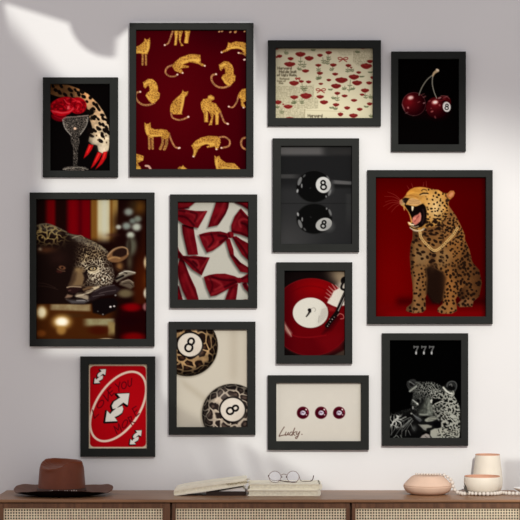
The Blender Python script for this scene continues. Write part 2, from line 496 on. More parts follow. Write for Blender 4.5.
    # leaping down, lower centre
    cat([F([(60, 200), (100, 176), (160, 161), (230, 164), (256, 185), (259, 215), (236, 272), (218, 272), (214, 246), (152, 257), (145, 246), (172, 235), (150, 224), (110, 240), (80, 270), (52, 330), (34, 326), (44, 290), (34, 252), (24, 240)])],
        (), [(F([(240, 175), (290, 170), (330, 200), (322, 242), (263, 258)]), 2.1)], [(F([(55, 235), (80, 235), (130, 220), (200, 228)]), 2.0), (F([(55, 275), (48, 315)]), 1.3)], F([(265, 257), (225, 268), (42, 326)]))
    cat([F([(210, 316), (225, 330), (247, 320), (259, 345), (300, 375), (370, 380), (415, 425), (420, 440), (235, 440), (214, 390), (209, 350)])], (), (), [(F([(225, 360), (232, 420)]), 2.4), (F([(270, 412), (390, 425)]), 1.5)])
    cat([], (), [(F([(470, 172), (432, 185), (421, 220), (434, 255), (466, 272)]), 2.4)])
    cat([E([(20, 298), (75, 315), (96, 322), (91, 355), (60, 372), (46, 382), (70, 410), (72, 440), (20, 440)])], (), (), [(E([(50, 345), (80, 350)]), 2.0), (E([(45, 415), (65, 425)]), 2.0)])
    a.stroke(E([(110, 400), (135, 405), (150, 430)]), (1.9, 2.4), (205, 160, 140), .6)
    cat([E([(368, 415), (385, 403), (395, 412), (407, 393), (420, 410), (462, 440), (362, 440)])], (), (), [(E([(400, 415), (410, 425)]), 2.2)])
    return a

GLYPH = {'H': [[(0, 0), (0, 4)], [(2.4, 0), (2.4, 4)], [(0, 2), (2.4, 2)]], 'a': [[(2, 2), (.4, 2), (0, 3.2), (.5, 4), (2, 3.4)], [(2, 1.6), (2, 4)]], 'r': [[(0, 1.5), (0, 4)], [(0, 2.3), (1.4, 1.6)]],
         'w': [[(0, 1.5), (.7, 4), (1.4, 2), (2.1, 4), (2.8, 1.5)]], 'd': [[(2, 0), (2, 4)], [(2, 2), (.4, 2), (0, 3), (.5, 4), (2, 3.6)]], 'o': [[(1, 1.6), (0, 2.8), (1, 4), (2, 2.8), (1, 1.6)]], 'l': [[(0, 0), (0, 4)]],
         's': [[(1.6, 1.8), (.2, 1.8), (.4, 2.8), (1.6, 3), (1.5, 4), (0, 3.9)]], 'b': [[(0, 0), (0, 4)], [(0, 2), (1.6, 2), (2, 3), (1.4, 4), (0, 3.8)]], 'u': [[(0, 1.5), (.2, 3.8), (1.6, 3.8), (1.8, 1.5)], [(1.8, 1.5), (1.8, 4)]],
         't': [[(.6, .5), (.6, 3.8), (1.4, 4)], [(0, 1.6), (1.4, 1.6)]], 'f': [[(1.4, 0), (.6, .5), (.6, 4)], [(0, 1.8), (1.3, 1.8)]], 'U': [[(0, 0), (.2, 3.6), (1.2, 4), (2.2, 3.6), (2.4, 0)]], 'g': [[(2, 1.6), (.2, 1.8), (.2, 3.4), (2, 3.4)], [(2, 1.5), (2, 5), (.3, 5)]],
         'y': [[(0, 1.5), (1, 3.8)], [(2, 1.5), (.6, 5)]], 'R': [[(0, 0), (0, 4)], [(0, 0), (2, .2), (2, 1.9), (0, 2), (2.3, 4)]], 'e': [[(0, 2.8), (2, 2.8), (1.6, 1.6), (.3, 1.8), (.1, 3.6), (1.8, 4)]], 'C': [[(2.2, .6), (1, 0), (0, 2), (1, 4), (2.3, 3.4)]], 'p': [[(0, 1.5), (0, 5.2)], [(0, 1.8), (1.7, 1.8), (1.7, 3.6), (0, 3.8)]],
         'M': [[(0, 4), (.2, 0), (1.3, 3), (2.5, 0), (2.7, 4)]], ',': [[(.3, 3.8), (0, 4.8)]], ' ': []}
def words(a, txt, x, y, h, col, w=0.7, alpha=.8):
    k = h / 4.0
    for ch in txt:
        wd = 1.2
        for st in GLYPH[ch]:
            a.stroke([(x + p[0] * k * 1.25, y + p[1] * k) for p in st], w, col, 0.5, alpha, smooth=False)
            wd = max(wd, max(p[0] for p in st) * 1.25)
        x += (wd + 1.0) * k

def art_news_roses(R):
    a = Art(R, (200, 193, 163))
    X, Y = a.X, a.Y
    a.full(1 - np.exp(-(((X - 335) / 48) ** 2 + ((Y - 88) / 42) ** 2)), (176, 168, 142))
    a.full(sstep(54, 47, Y) * .5 + sstep(369, 375, X) * .5, (120, 112, 90))
    A, B, C, Dd = T(266, 38, 8), T(318, 38, 8), T(266, 65, 8), T(318, 65, 8)
    # columns of small print
    def column(pts, al=1.0):
        m = a.poly(pts, 0, 0.6, ret=True)
        line = sstep(0.2, 0.75, 0.5 + 0.5 * np.sin(Y * 2 * math.pi / 1.45))
        wd = vnoise(X * 1.6, np.floor(Y / 1.45) * 17.3, 1.0, 4)
        a.full(m * .25 * al, (150, 142, 115)); a.full(m * line * sstep(.25, .7, wd) * .75 * al, (122, 114, 92))
    column(C([(80, 160), (230, 165), (280, 175), (385, 150), (385, 240), (420, 270), (420, 340), (320, 345), (310, 420), (80, 420)]))
    column(B([(280, 100), (440, 85), (440, 185), (320, 222), (280, 190)]), 1.0)
    column(B([(150, 95), (270, 95), (270, 140), (180, 140)]), .5)
    a.stroke(C([(310, 350), (310, 420)]), .4, (130, 120, 96), .5); a.stroke(Dd([(-90, 355), (210, 365)]), .4, (150, 140, 112), .5, .7)
    ink = (80, 72, 56)
    words(a, 'Harward', *A([(98, 228)])[0], 2.3, ink, .8); words(a, 'Holds but', *A([(110, 255)])[0], 2.5, ink, .9); words(a, 'of Ugly Rats,', *A([(92, 283)])[0], 2.1, ink, .8)
    words(a, 'Refused', *A([(115, 315)])[0], 1.6, (96, 88, 68), .6); words(a, 'Cops of', *A([(92, 333)])[0], 1.6, (96, 88, 68), .6); words(a, 'Mob', *A([(108, 350)])[0], 1.6, (96, 88, 68), .6)
    words(a, 'Harward', *C([(338, 388)])[0], 2.4, ink, .8); words(a, 'Holds but', *C([(360, 412)])[0], 2.4, ink, .8)
    leaf = (78, 84, 58)
    rn = random.Random(5)
    def sprig(x, y, dx, dy):
        a.stroke([(x, y), (x + dx * .5, y + dy * .6), (x + dx, y + dy)], .5, leaf, .5, .9)
        for t in (.45, .8):
            for sg in (-1, 1):
                lx, ly = x + dx * t + sg * 1.2, y + dy * t + .3
                a.ell(lx, ly, 1.2, .5, leaf, sg * -30 + rn.uniform(-15, 15), .6, .8)
    for (u, v, dx, dy) in [(280, 150, -.6, 9), (310, 185, -1, 6), (160, 95, 1, 4), (260, 225, 2, 3.5), (455, 155, 1.5, 6), (490, 160, .5, 6), (420, 225, .5, 5), (425, 290, -1.4, 5), (290, 360, 1, 6), (325, 375, -2.5, 6), (230, 480, 0, 5), (290, 480, 0, 5), (380, 82, 0, 2)]:
        sprig(*A([(u, v)])[0], dx, dy)
    for (u, v, dx, dy) in [(80, 130, 1.3, 5.5), (120, 225, -1.8, 4), (240, 230, -.5, 5), (265, 232, 1, 4), (260, 330, -1.6, 12), (215, 380, -1, 3.5), (285, 385, -1.5, 2.8), (340, 305, 2, -.6), (155, 450, 0, 6), (120, 460, 1, 2.5), (105, 400, -.8, 1), (375, 430, 1, 6), (415, 445, 1, 4), (310, 95, 1, 2.5), (410, 268, 1.5, 0), (22, 300, -2, 3)]:
        sprig(*B([(u, v)])[0], dx, dy)
    for (u, v, dx, dy) in [(130, 345, 0, 4.5), (95, 318, -.4, 2), (230, 285, -1.5, 2)]: sprig(*C([(u, v)])[0], dx, dy)
    for (u, v, dx, dy) in [(140, 325, 0, 3), (115, 325, -1, 1.6), (375, 320, 2, 1), (420, 385, 1, 3)]: sprig(*Dd([(u, v)])[0], dx, dy)
    def rose(x, y, w, h):
        w, h = w / 16.0, h / 16.0
        P = [(x - w, y - h * .1), (x - w * .75, y - h * .7), (x - w * .3, y - h * .85), (x, y - h * 1.02), (x + w * .35, y - h * .8), (x + w * .8, y - h * .65), (x + w, y), (x + w * .6, y + h * .65), (x + w * .1, y + h), (x - w * .5, y + h * .75)]
        a.poly(P, (112, 30, 28), .6, smooth=True)
        if w > 2:
            a.stroke([(x - w * .6, y - h * .1), (x, y + h * .35), (x + w * .6, y - h * .1)], .45, (78, 14, 16), .5, .7)
            a.stroke([(x - w * .35, y - h * .45), (x, y - h * .15), (x + w * .35, y - h * .45)], .45, (142, 50, 44), .5, .6)
    for q in [(278, 128, 82, 40), (347, 160, 72, 38), (200, 163, 48, 28), (193, 207, 90, 40), (318, 260, 58, 28), (433, 136, 44, 26), (503, 115, 50, 26), (112, 143, 42, 26), (90, 150, 24, 14), (420, 215, 48, 24), (432, 278, 50, 26), (440, 362, 36, 18), (503, 332, 36, 20), (227, 357, 78, 40), (285, 343, 40, 22), (343, 347, 42, 24), (228, 468, 64, 32), (322, 458, 92, 48), (435, 465, 60, 30), (465, 508, 66, 34), (100, 508, 56, 34), (88, 85, 30, 14)]:
        rose(*A([q[:2]])[0], q[2], q[3])
    for q in [(87, 115, 50, 26), (18, 136, 42, 24), (123, 213, 54, 28), (243, 217, 46, 26), (265, 233, 20, 12), (325, 272, 38, 22), (138, 285, 48, 24), (88, 332, 36, 20), (188, 333, 100, 46), (287, 308, 84, 42), (312, 355, 80, 40), (145, 380, 80, 40), (385, 222, 92, 46), (415, 185, 48, 28), (408, 355, 48, 26), (375, 415, 66, 34), (352, 447, 36, 18), (155, 437, 46, 26), (213, 458, 48, 24), (288, 493, 50, 24), (358, 78, 50, 14), (432, 312, 30, 22)]:
        rose(*B([q[:2]])[0], q[2], q[3])
    for q in [(180, 327, 72, 34), (192, 420, 62, 24), (142, 308, 16, 12)]: rose(*C([q[:2]])[0], q[2], q[3])
    for q in [(145, 312, 52, 28), (233, 337, 48, 28), (333, 348, 46, 26), (180, 388, 44, 32), (283, 398, 70, 36), (412, 305, 44, 26), (352, 232, 36, 18)]: rose(*Dd([q[:2]])[0], q[2], q[3])
    for (x, y), k in ((A([(440, 412)])[0], 1.0), (B([(200, 165)])[0], 1.05), (A([(257, 320)])[0], .5)):
        for sg in (-1, 1):
            a.stroke([(x, y), (x + sg * 2.2 * k, y - 1.5 * k), (x + sg * 4.6 * k, y - 1 * k), (x + sg * 3.6 * k, y + .6 * k), (x, y)], .75, (128, 34, 30), .5)
            a.stroke([(x, y), (x + sg * 1.6 * k, y + 1.4 * k), (x + sg * 3.6 * k, y + 2.6 * k)], .75, (128, 34, 30), .5)
    return a

def art_cherries(R):
    a = Art(R, (3, 2, 2)); A = T(398, 64, 8)
    X, Y = a.X, a.Y
    def cherry(u, v, r, hx, hy):
        (cx, cy), r = A([(u, v)])[0], r / 8.0
        m = a.ell(cx, cy, r, r * .99, 0, 0, 0.6, ret=True)
        d = np.hypot(X - cx + r * .28, Y - cy + r * .18) / r
        a.full(m, g2(d, 0.1, 1.15, (112, 14, 20), (22, 0, 3)))
        a.ell(*A([(hx, hy)])[0], 3.0, 2.0, (214, 150, 142), -12, 1.8); a.ell(*A([(hx + 2, hy - 1)])[0], 1.9, 1.2, (246, 214, 206), -12, 1.0)
        return cx, cy, r
    # fruit at the right in two lobes, then the left one
    a.ell(*A([(372, 300)])[0], 6.6, 6.6, (58, 4, 8), 0, .8)
    cx2, cy2, r2 = cherry(312, 344, 86, 298, 302)
    cx, cy, r = cherry(132, 316, 94, 106, 266)
    a.poly(A([(235, 290), (250, 420), (300, 440), (380, 430), (420, 380), (410, 300), (350, 360)]), (24, 0, 3), 5, .45)
    a.ell(cx, cy, r - .3, r - .3, (128, 86, 86), 0, .6, .55, ring=.5)
    a.poly(A([(130, 220), (240, 260), (245, 420), (140, 420), (60, 395)]), (24, 0, 3), 8, .35)
    for (u, v, rx, ry, c) in [(86, 345, .9, 1.0, (215, 140, 140)), (48, 340, .4, 3.2, (150, 110, 110)), (75, 385, 1.6, .4, (120, 80, 80)), (170, 300, 1.5, .4, (150, 80, 80)), (212, 308, 1.1, .6, (190, 140, 140)), (215, 258, 1.8, .7, (130, 70, 70)), (200, 240, 2.2, .4, (120, 60, 60)),
                              (335, 325, .9, 1.1, (170, 90, 90)), (275, 375, 1.4, .7, (190, 110, 105)), (300, 420, .8, 1.4, (120, 60, 60)), (255, 292, 1.4, .5, (150, 80, 80)), (335, 267, 1.8, .8, (200, 150, 145)), (380, 262, 3.0, .5, (140, 80, 80)), (268, 350, .5, .5, (170, 90, 90)), (228, 365, .8, .4, (90, 50, 50)), (128, 408, 1, .3, (80, 50, 50))]:
        a.ell(*A([(u, v)])[0], rx, ry, c, -25, .9, .62)
    a.stroke(A([(345, 250), (390, 255), (412, 275)]), .5, (120, 74, 74), .6); a.stroke(A([(300, 275), (340, 290), (380, 275)]), .8, (96, 20, 24), .8)
    a.stroke(A([(290, 80), (240, 118), (200, 175), (178, 225), (172, 245)]), (1.0, .8), (128, 124, 110), .6)
    a.stroke(A([(282, 82), (277, 150), (290, 215), (312, 270)]), (1.0, .8), (136, 132, 118), .6)
    a.stroke(A([(282, 92), (292, 70), (318, 50)]), (1.4, 3.2), (176, 152, 118), .7); a.ell(*A([(318, 46)])[0], 1.7, 1.1, (216, 196, 168), 30, .7)
    x, y = A([(391, 338)])[0]
    a.ell(x, y, 3.9, 5.0, (196, 192, 188), -8, .6); a.eight(x + .1, y, 6.2, (20, 16, 16), 1.0, 6)
    return a

def art_ball_reflection(R):
    a = Art(R, (30, 30, 31)); A, B = T(276, 142, 6.5), T(276, 175, 6.5)
    X, Y = a.X, a.Y
    y = lambda v: 142 + v / 6.5
    a.full(sstep(y(250), y(330), Y), (44, 44, 45)); a.full(sstep(300, 350, X) * sstep(y(250), y(330), Y) * .6, (34, 34, 35))
    a.full(sstep(y(20), y(45), Y) * sstep(y(100), y(70), Y) * sstep(333, 318, X), (88, 86, 86))
    a.full(sstep(y(20), y(45), Y) * sstep(y(100), y(70), Y) * sstep(318, 333, X), (44, 43, 43))
    a.full(sstep(y(205), y(212), Y) * sstep(y(242), y(228), Y) * sstep(305, 290, X), (62, 61, 61))
    a.full(sstep(y(240), y(250), Y - (X - 332) * .08) * sstep(y(275), y(262), Y - (X - 332) * .08) * sstep(330, 336, X), (88, 87, 87))
    a.full(sstep(y(270), y(280), Y) * sstep(y(310), y(285), Y) * sstep(330, 336, X) * .7, (20, 20, 20))
    a.full(sstep(y(392), y(396), Y) * sstep(y(402), y(396), Y) * .6, (22, 22, 22))
    a.full(sstep(y(400), y(700), Y) * sstep(330, 285, X) * .8, (68, 67, 67)); a.full(sstep(y(330), y(340), Y) * sstep(y(600), y(420), Y) * sstep(344, 348, X) * .5, (58, 58, 58))
    def ball(cx, cy, rx, ry, by, br, rot, bc, flip):
        m = a.ell(cx, cy, rx, ry, 0, 0, .7, ret=True)
        a.full(m, (12, 12, 12))
        a.ell(cx, cy, rx - .4, ry - .4, (70, 70, 70), 0, .8, .5, ring=.5)
        f = -1 if flip else 1
        for (dx, dy, ax, ay, c, r) in [(-14, -5.2, 1.7, 4.4, 128, 20), (-12, -.6, .6, 2.0, 176, 0), (-16.2, 4.4, .9, 1.8, 190, 10), (-9.5, -10.5, .8, 1.8, 92, 40), (15.6, 6.2, 1.2, 3.4, 120, 20), (12.2, 10, .7, 1, 150, 0), (14, -8.6, .8, 2.4, 110, -35), (-3.5, 1.6, 1.0, .4, 46, -30), (16.3, 2.8, 1.4, .6, 60, 0)]:
            a.ell(cx + dx, cy + f * dy, ax, ay, (c, c, c), f * r, 1.1, .85)
        a.ell(cx + 9.4, by, br[0], br[1], (bc, bc - 1, bc - 4), rot, .7)
        a.ell(cx + 9.4 + 5, by + 2, br[0] * .6, br[1] * .8, (bc * .72,) * 3, rot, 5, .35)
    cx, cy = A([(247, 287)])[0]
    ball(cx, cy, 17.8, 16.2, cy - 1.5, (7.4, 8.0), -12, 208, False)
    a.eight(cx + 9.4, cy - 1.4, 10.0, (16, 16, 16), 1.7, -6)
    cx, cy = B([(250, 281)])[0]
    ball(cx, cy, 18.0, 15.4, cy + 5.6, (8.3, 6.2), -22, 172, True)
    a.eight(cx + 9.2, cy + 5.6, 8.4, (18, 18, 18), 1.6, 14)
    return a

def art_dozing_leopard(R):
    a = Art(R, (20, 5, 4))
    X, Y = a.X, a.Y
    A, B, C, Dd, E, G = T(34, 198, 8), T(90, 198, 8), T(34, 250, 8), T(85, 250, 8), T(34, 285, 8), T(90, 285, 8)
    # curtain and window behind
    top = sstep(262, 240, Y)
    a.full(top * sstep(43, 49, X) * sstep(57, 53, X), (92, 2, 6))
    a.full(top * sstep(64, 70, X) * sstep(93, 88, X), (96, 0, 7)); a.full(top * np.exp(-((X - 80) / 2.2) ** 2) * .5, (48, 0, 6))
    a.full(top * np.exp(-((X - 73) / 3) ** 2) * .35, (120, 2, 8))
    a.full(sstep(244, 236, Y) * sstep(89, 92, X) * sstep(118, 114, X), (112, 72, 26))
    a.full(sstep(246, 228, Y) * sstep(95, 99, X) * sstep(111, 107.5, X), (188, 178, 142)); a.full(sstep(246, 228, Y) * np.exp(-((X - 104) / 3.4) ** 2) * .6, (188, 190, 176))
    a.full(sstep(246, 228, Y) * sstep(111, 113, X) * sstep(119, 116, X) * .8, (146, 116, 62))
    a.glow(121, 222, 9, 12, (26, 8, 5), .9, 1.5); a.glow(139, 207, 7, 8, (96, 60, 18), .8); a.glow(119, 240, 9, 10, (22, 6, 5), .95, 2); a.glow(132, 205, 5, 5, (40, 30, 18), .6)
    for (x, y, r, c) in [(128, 212, 4.6, (128, 134, 126)), (126, 226, 4.5, (128, 138, 130)), (136, 227, 4.8, (176, 182, 168)), (118, 227, 2.8, (172, 172, 160)), (130, 235, 4.0, (190, 196, 180)), (137, 219, 4, (112, 118, 106)), (132, 221, 3.4, (104, 112, 104))]:
        a.glow(x, y, r, r * .85, c, .95, 1.6)
    a.glow(131, 246, 5.4, 9.5, (96, 98, 82), .8, 2); a.glow(129, 247, 2, 9, (30, 20, 14), .7, 2); a.glow(112, 235, 6, 1.8, (62, 34, 26), .6)
    a.glow(141, 290, 9, 40, (64, 20, 4), .8, 2); a.glow(146, 240, 6, 22, (46, 14, 6), .6, 2); a.glow(129, 262, 3, 8, (92, 84, 62), .6)
    # table top
    a.full(sstep(301, 305, Y) * sstep(120, 105, X), (64, 30, 8)); a.full(sstep(302, 306, Y) * sstep(116, 122, X), (28, 2, 3))
    a.full(sstep(303, 305, Y) * sstep(311.5, 308.5, Y - (X - 60) * .03) * sstep(48, 53, X) * sstep(92, 88, X) * (.55 + .4 * fbm(X, Y, 5, 3)), (158, 144, 108))
    a.glow(72, 315, 14, 2.4, (60, 34, 14), .8, 2)
    for (x, y, rx, ry, c, al) in [(41.6, 312, 6.4, 7, (190, 150, 80), .7), (41.6, 312, 4.4, 5.6, (252, 238, 196), 1), (61.6, 321.5, 10, 7.4, (206, 162, 84), .8), (61.6, 321.4, 6.6, 4.6, (255, 246, 226), 1), (61, 330, 5.0, 4.6, (170, 126, 62), .8), (41, 333, 5, 3.6, (126, 66, 24), .7)]:
        a.glow(x, y, rx, ry, c, al, 2)
    a.full(sstep(317, 319.5, Y) * sstep(328, 323, Y + (X - 90) * .02) * sstep(80, 90, X) * sstep(116, 112, X) * (.7 + .4 * fbm(X, Y, 6, 5)), (146, 140, 104))
    a.full(sstep(320, 323, Y) * sstep(338, 330, Y) * sstep(106, 109, X) * sstep(115.5, 113, X), (136, 116, 72))
    a.glow(98, 330, 10, 4.5, (60, 14, 4), .9, 2); a.glow(106, 339.5, 8, 1.8, (206, 196, 166), .9, 2)
    a.glow(131, 307, 10, 4.4, (120, 1, 6), .95, 2); a.glow(133, 337, 12, 5.2, (112, 2, 4), .95, 2); a.glow(128, 320, 14, 6, (24, 2, 4), .9, 2)
    a.glow(146.5, 262.5, 3.4, 6.6, (250, 226, 178), 1, 2); a.glow(146, 280, 4, 10, (120, 60, 16), .5); a.glow(147, 293, 4.2, 6, (228, 220, 196), 1, 3); a.glow(146.5, 306.5, 4.4, 4.4, (150, 96, 96), 1, 3)
    # the animal
    body = [(16, 227), (30, 225), (40, 224), (47, 223.5), (58, 227.5), (70, 233.5), (80, 235.5), (92, 240.5), (104, 248), (110, 256), (113, 268), (114, 276), (110, 286), (101, 294), (96, 301), (84, 304), (66, 303.5), (50, 303.5), (30, 303.5), (16, 304)]
    m = a.poly(body, 0, 1.2, smooth=True, ret=True)
    a.full(m, (21, 11, 9))
    lit = np.exp(-(((X - 48) / 15) ** 2 + ((Y - 233) / 8.5) ** 2)) * 1.0
    f1, f2, rid = cells(X, Y, 5.2, 21, 1.3, .25, .5)
    line = sstep(.34, .06, f2 - f1) * (.45 + .75 * fbm(X, Y, 3, 14))
    back = sstep(.3, .7, lit)[..., None]
    a.full(m * line * np.clip(lit * 1.6, 0, 1), (178, 150, 92)); a.full(m * sstep(.5, .1, np.abs(f2 - f1)) * lit * .35, (120, 100, 58))
    a.stroke([(40, 224.5), (48, 224), (58, 228), (66, 232)], 1.0, (116, 108, 88), 1.4, .7); a.stroke([(66, 234), (74, 235.5), (82, 238), (92, 242), (104, 249)], 1.2, (112, 104, 84), 1.6, .7)
    a.stroke([(72, 238), (80, 235.5), (84, 238)], .8, (170, 160, 130), 1, .7)
    a.glow(46, 250, 9, 3.2, (78, 44, 26), .8); a.glow(40, 249, 1.8, 1.6, (190, 170, 140), .6); a.glow(58, 258, 10, 7, (34, 18, 15), .8)
    # face net of light fur between dark spots
    f1, f2, rid = cells(X, Y, 3.5, 33, .8, .5, .5)
    line = sstep(.30, .08, f2 - f1) * (.55 + .7 * fbm(X, Y, 3, 12))
    face = np.exp(-(((X - 92) / 15) ** 4 + ((Y - 262) / 22) ** 4))
    brow = np.clip(face * sstep(66, 82, X + (Y - 250) * .2), 0, 1)
    hi = sstep(256, 264, Y + (X - 92) * .25)[..., None]
    a.full(m * brow * .4, (64, 46, 32)); a.full(m * brow * line, np.array((164, 142, 108)) * (1 - hi) + np.array((206, 192, 164)) * hi)
    cheek = np.exp(-(((X - 103) / 9) ** 2 + ((Y - 277) / 9) ** 2))
    a.full(m * np.clip(cheek * 1.3, 0, 1) * .55, (150, 128, 102)); a.full(m * np.clip(cheek * 1.3, 0, 1) * line, (226, 216, 194))
    f1c, f2c, rc = cells(X, Y, 2.4, 35, 1.3, -.5)
    a.full(m * np.clip(cheek * 1.3, 0, 1) * sstep(.4, .25, f1c) * (rc > .25), (22, 14, 12))
    f1b, f2b, rb = cells(X, Y, 3.6, 40, .8, .4)
    a.full(m * np.exp(-(((X - 84) / 8) ** 2 + ((Y - 251) / 7) ** 2)) * sstep(.46, .3, f1b) * .9, (20, 12, 10))
    fn_ = fbm(X, Y, 1.6, 31)
    a.full(m * np.exp(-(((Y - (226 + (X - 40) * .33)) / 4) ** 2)) * sstep(66, 50, X) * fn_ * .7, (120, 112, 92))
    a.full(m * np.exp(-(((Y - (240 + (X - 80) * .4)) / 3) ** 2)) * sstep(66, 76, X) * fn_ * .8, (150, 142, 122))
    # nose bridge
    a.poly(C([(318, 175), (345, 150), (395, 145), (405, 225), (385, 285), (285, 292), (300, 240)]), (116, 92, 64), 4.5, .95, smooth=True)
    a.poly(C([(318, 175), (345, 165), (330, 240), (300, 290), (280, 290), (295, 240)]), (60, 42, 30), 3.0, .8)
    a.glow(*C([(345, 155)])[0], 3, 2.6, (150, 122, 80), .6); a.poly(C([(385, 180), (420, 165), (430, 215), (405, 265), (385, 275), (400, 225)]), (26, 15, 13), 1.6, .95)
    a.poly(C([(255, 300), (300, 286), (378, 290), (372, 310), (345, 335), (318, 350), (285, 335)]), (34, 18, 17), 1.2, smooth=True)
    a.stroke(C([(262, 298), (300, 290), (375, 294)]), .8, (170, 146, 116), .9, .8); a.stroke(C([(275, 325), (290, 320)]), .8, (90, 60, 55), 1)
    a.stroke(C([(318, 345), (318, 375)]), .9, (14, 8, 8), .8)
    a.poly(C([(245, 380), (265, 352), (310, 362), (295, 380), (255, 392)]), (132, 104, 84), 1.4, .9)
    a.poly(C([(325, 365), (345, 345), (400, 345), (430, 365), (440, 395), (410, 402), (380, 385), (340, 380)]), (160, 144, 122), 2.2, .9)
    a.poly(C([(400, 340), (440, 300), (520, 285), (520, 300), (430, 350)]), (190, 172, 142), 1.2); a.poly(C([(385, 310), (430, 290), (480, 285), (440, 320), (395, 330)]), (96, 72, 50), 1.0)
    for pts in ([(395, 325), (470, 305)], [(390, 340), (480, 318)], [(400, 358), (460, 340)]): a.stroke(C(pts), .6, (34, 20, 16), .6)
    a.poly(C([(258, 395), (330, 400), (400, 392), (440, 400), (400, 425), (300, 425)]), (78, 74, 75), 2.4, .9); a.stroke(C([(340, 402), (430, 402)]), .7, (206, 200, 196), .9, .7)
    a.stroke(C([(250, 385), (318, 378), (380, 388), (420, 402)]), .8, (16, 9, 9), .8)
    a.blur(78, 294, 15, 12, .35, 1); a.blur(77, 276, 9, 10, .5, 1)
    for pts in ([(395, 328), (470, 310)], [(400, 346), (480, 326)], [(345, 350), (395, 345)]): a.stroke(C(pts), .6, (40, 26, 20), .8, .7)
    a.stroke(C([(335, 368), (400, 352), (470, 322)]), .8, (214, 200, 172), 1.2, .7); a.stroke(C([(262, 298), (300, 291), (372, 295)]), .7, (176, 152, 122), .9, .8)
    # eyes
    x, y = C([(468, 148)])[0]
    a.ell(x, y, 6.2, 3.8, (202, 184, 150), -8, 1.4); a.ell(x - .4, y - .2, 4.9, 2.6, (20, 12, 10), -6, .8); a.ell(x, y + .1, 2.9, 1.55, (166, 144, 104), -6, .7); a.ell(x, y - .2, 1.0, 1.0, (16, 10, 9), 0, .5); a.ell(x - .5, y - .5, .4, .4, (235, 230, 220), 0, .5)
    a.stroke([(x - 6, y + 1.8), (x - 7.6, y + 5)], 2.0, (18, 11, 10), 1); a.stroke([(x - 5, y - 2.6), (x, y - 3.8), (x + 5, y - 2.2)], .9, (24, 15, 12), .8)
    a.stroke([(x - 3, y + 4.6), (x + 3, y + 4.2), (x + 7, y + 2)], 1.2, (216, 202, 172), 1)
    x, y = C([(224, 140)])[0]
    a.ell(x, y, 3.4, 1.9, (104, 66, 44), 12, 1.4, .9); a.ell(x, y, 1.3, 1.0, (24, 12, 10), 0, .8); a.stroke(C([(185, 150), (215, 165), (245, 168)]), .8, (126, 90, 66), 1, .7); a.ell(x - 3, y + 4, 3, 1.2, (70, 30, 24), 10, 1.5, .6)
    # ear, ruff and the paw in front
    a.ell(117.5, 255, 11.2, 6.8, (112, 78, 50), -18, 1.4); a.ell(120, 252.6, 8.4, 4.4, (34, 18, 14), -16, 1.6); a.stroke([(107, 256), (113, 249.5), (121, 247), (126.5, 249), (127, 254)], 1.3, (166, 132, 96), 1.2, .9)
    a.stroke([(108, 259), (114, 257), (119, 258)], 1.6, (170, 130, 84), 1.4, .8); a.glow(119, 266, 3.6, 4.2, (148, 106, 60), .8); a.stroke([(106, 262), (112, 266), (120, 270)], .9, (40, 22, 16), 1, .8)
    a.poly(Dd([(235, 235), (270, 185), (310, 160), (350, 165), (400, 178), (395, 190), (340, 205), (290, 230), (250, 255)]), (128, 120, 104), 2.0, .9); a.stroke(Dd([(245, 230), (300, 205)]), 2.2, (18, 12, 12), .9); a.stroke(Dd([(300, 175), (330, 185)]), 1.2, (24, 16, 15), .8); a.stroke(Dd([(270, 190), (330, 168), (395, 180)]), .9, (214, 208, 190), .8, .8)
    a.poly(Dd([(280, 250), (340, 230), (385, 255), (388, 290), (360, 310), (310, 290), (270, 275)]), (92, 80, 66), 2.0, .9); a.stroke(Dd([(290, 255), (345, 238), (380, 260)]), .6, (176, 160, 140), .8, .8); a.stroke(Dd([(300, 270), (350, 262), (378, 285)]), .6, (36, 24, 22), .8); a.glow(*Dd([(318, 345)])[0], 8, 4.4, (116, 104, 74), .8, 2)
    a.poly(Dd([(60, 330), (130, 290), (230, 275), (280, 310), (240, 350), (120, 370), (60, 400), (20, 400)]), (36, 26, 28), 2.0, .95)
    for pts in ([(75, 330), (150, 295), (230, 280)], [(110, 345), (170, 330), (240, 320)], [(60, 370), (110, 360), (150, 355)]): a.stroke(Dd(pts), .6, (104, 92, 92), .9, .7)
    a.poly(Dd([(50, 410), (120, 385), (230, 380), (260, 420), (240, 480), (150, 520), (60, 500)]), (13, 7, 8), 2.0)
    for (u, v, r, c) in [(200, 452, 1.1, 226), (229, 447, 1.0, 206), (140, 512, .8, 120), (100, 488, .8, 70), (240, 360, 1.0, 120)]: a.ell(*Dd([(u, v)])[0], r, r * .8, (c, c * .96, c * .94), -10, .9)
    for pts in ([(30, 262), (90, 268), (170, 300)], [(35, 285), (110, 292), (190, 315)]): a.stroke(C(pts), .4, (66, 46, 40), .7, .6)
    return a
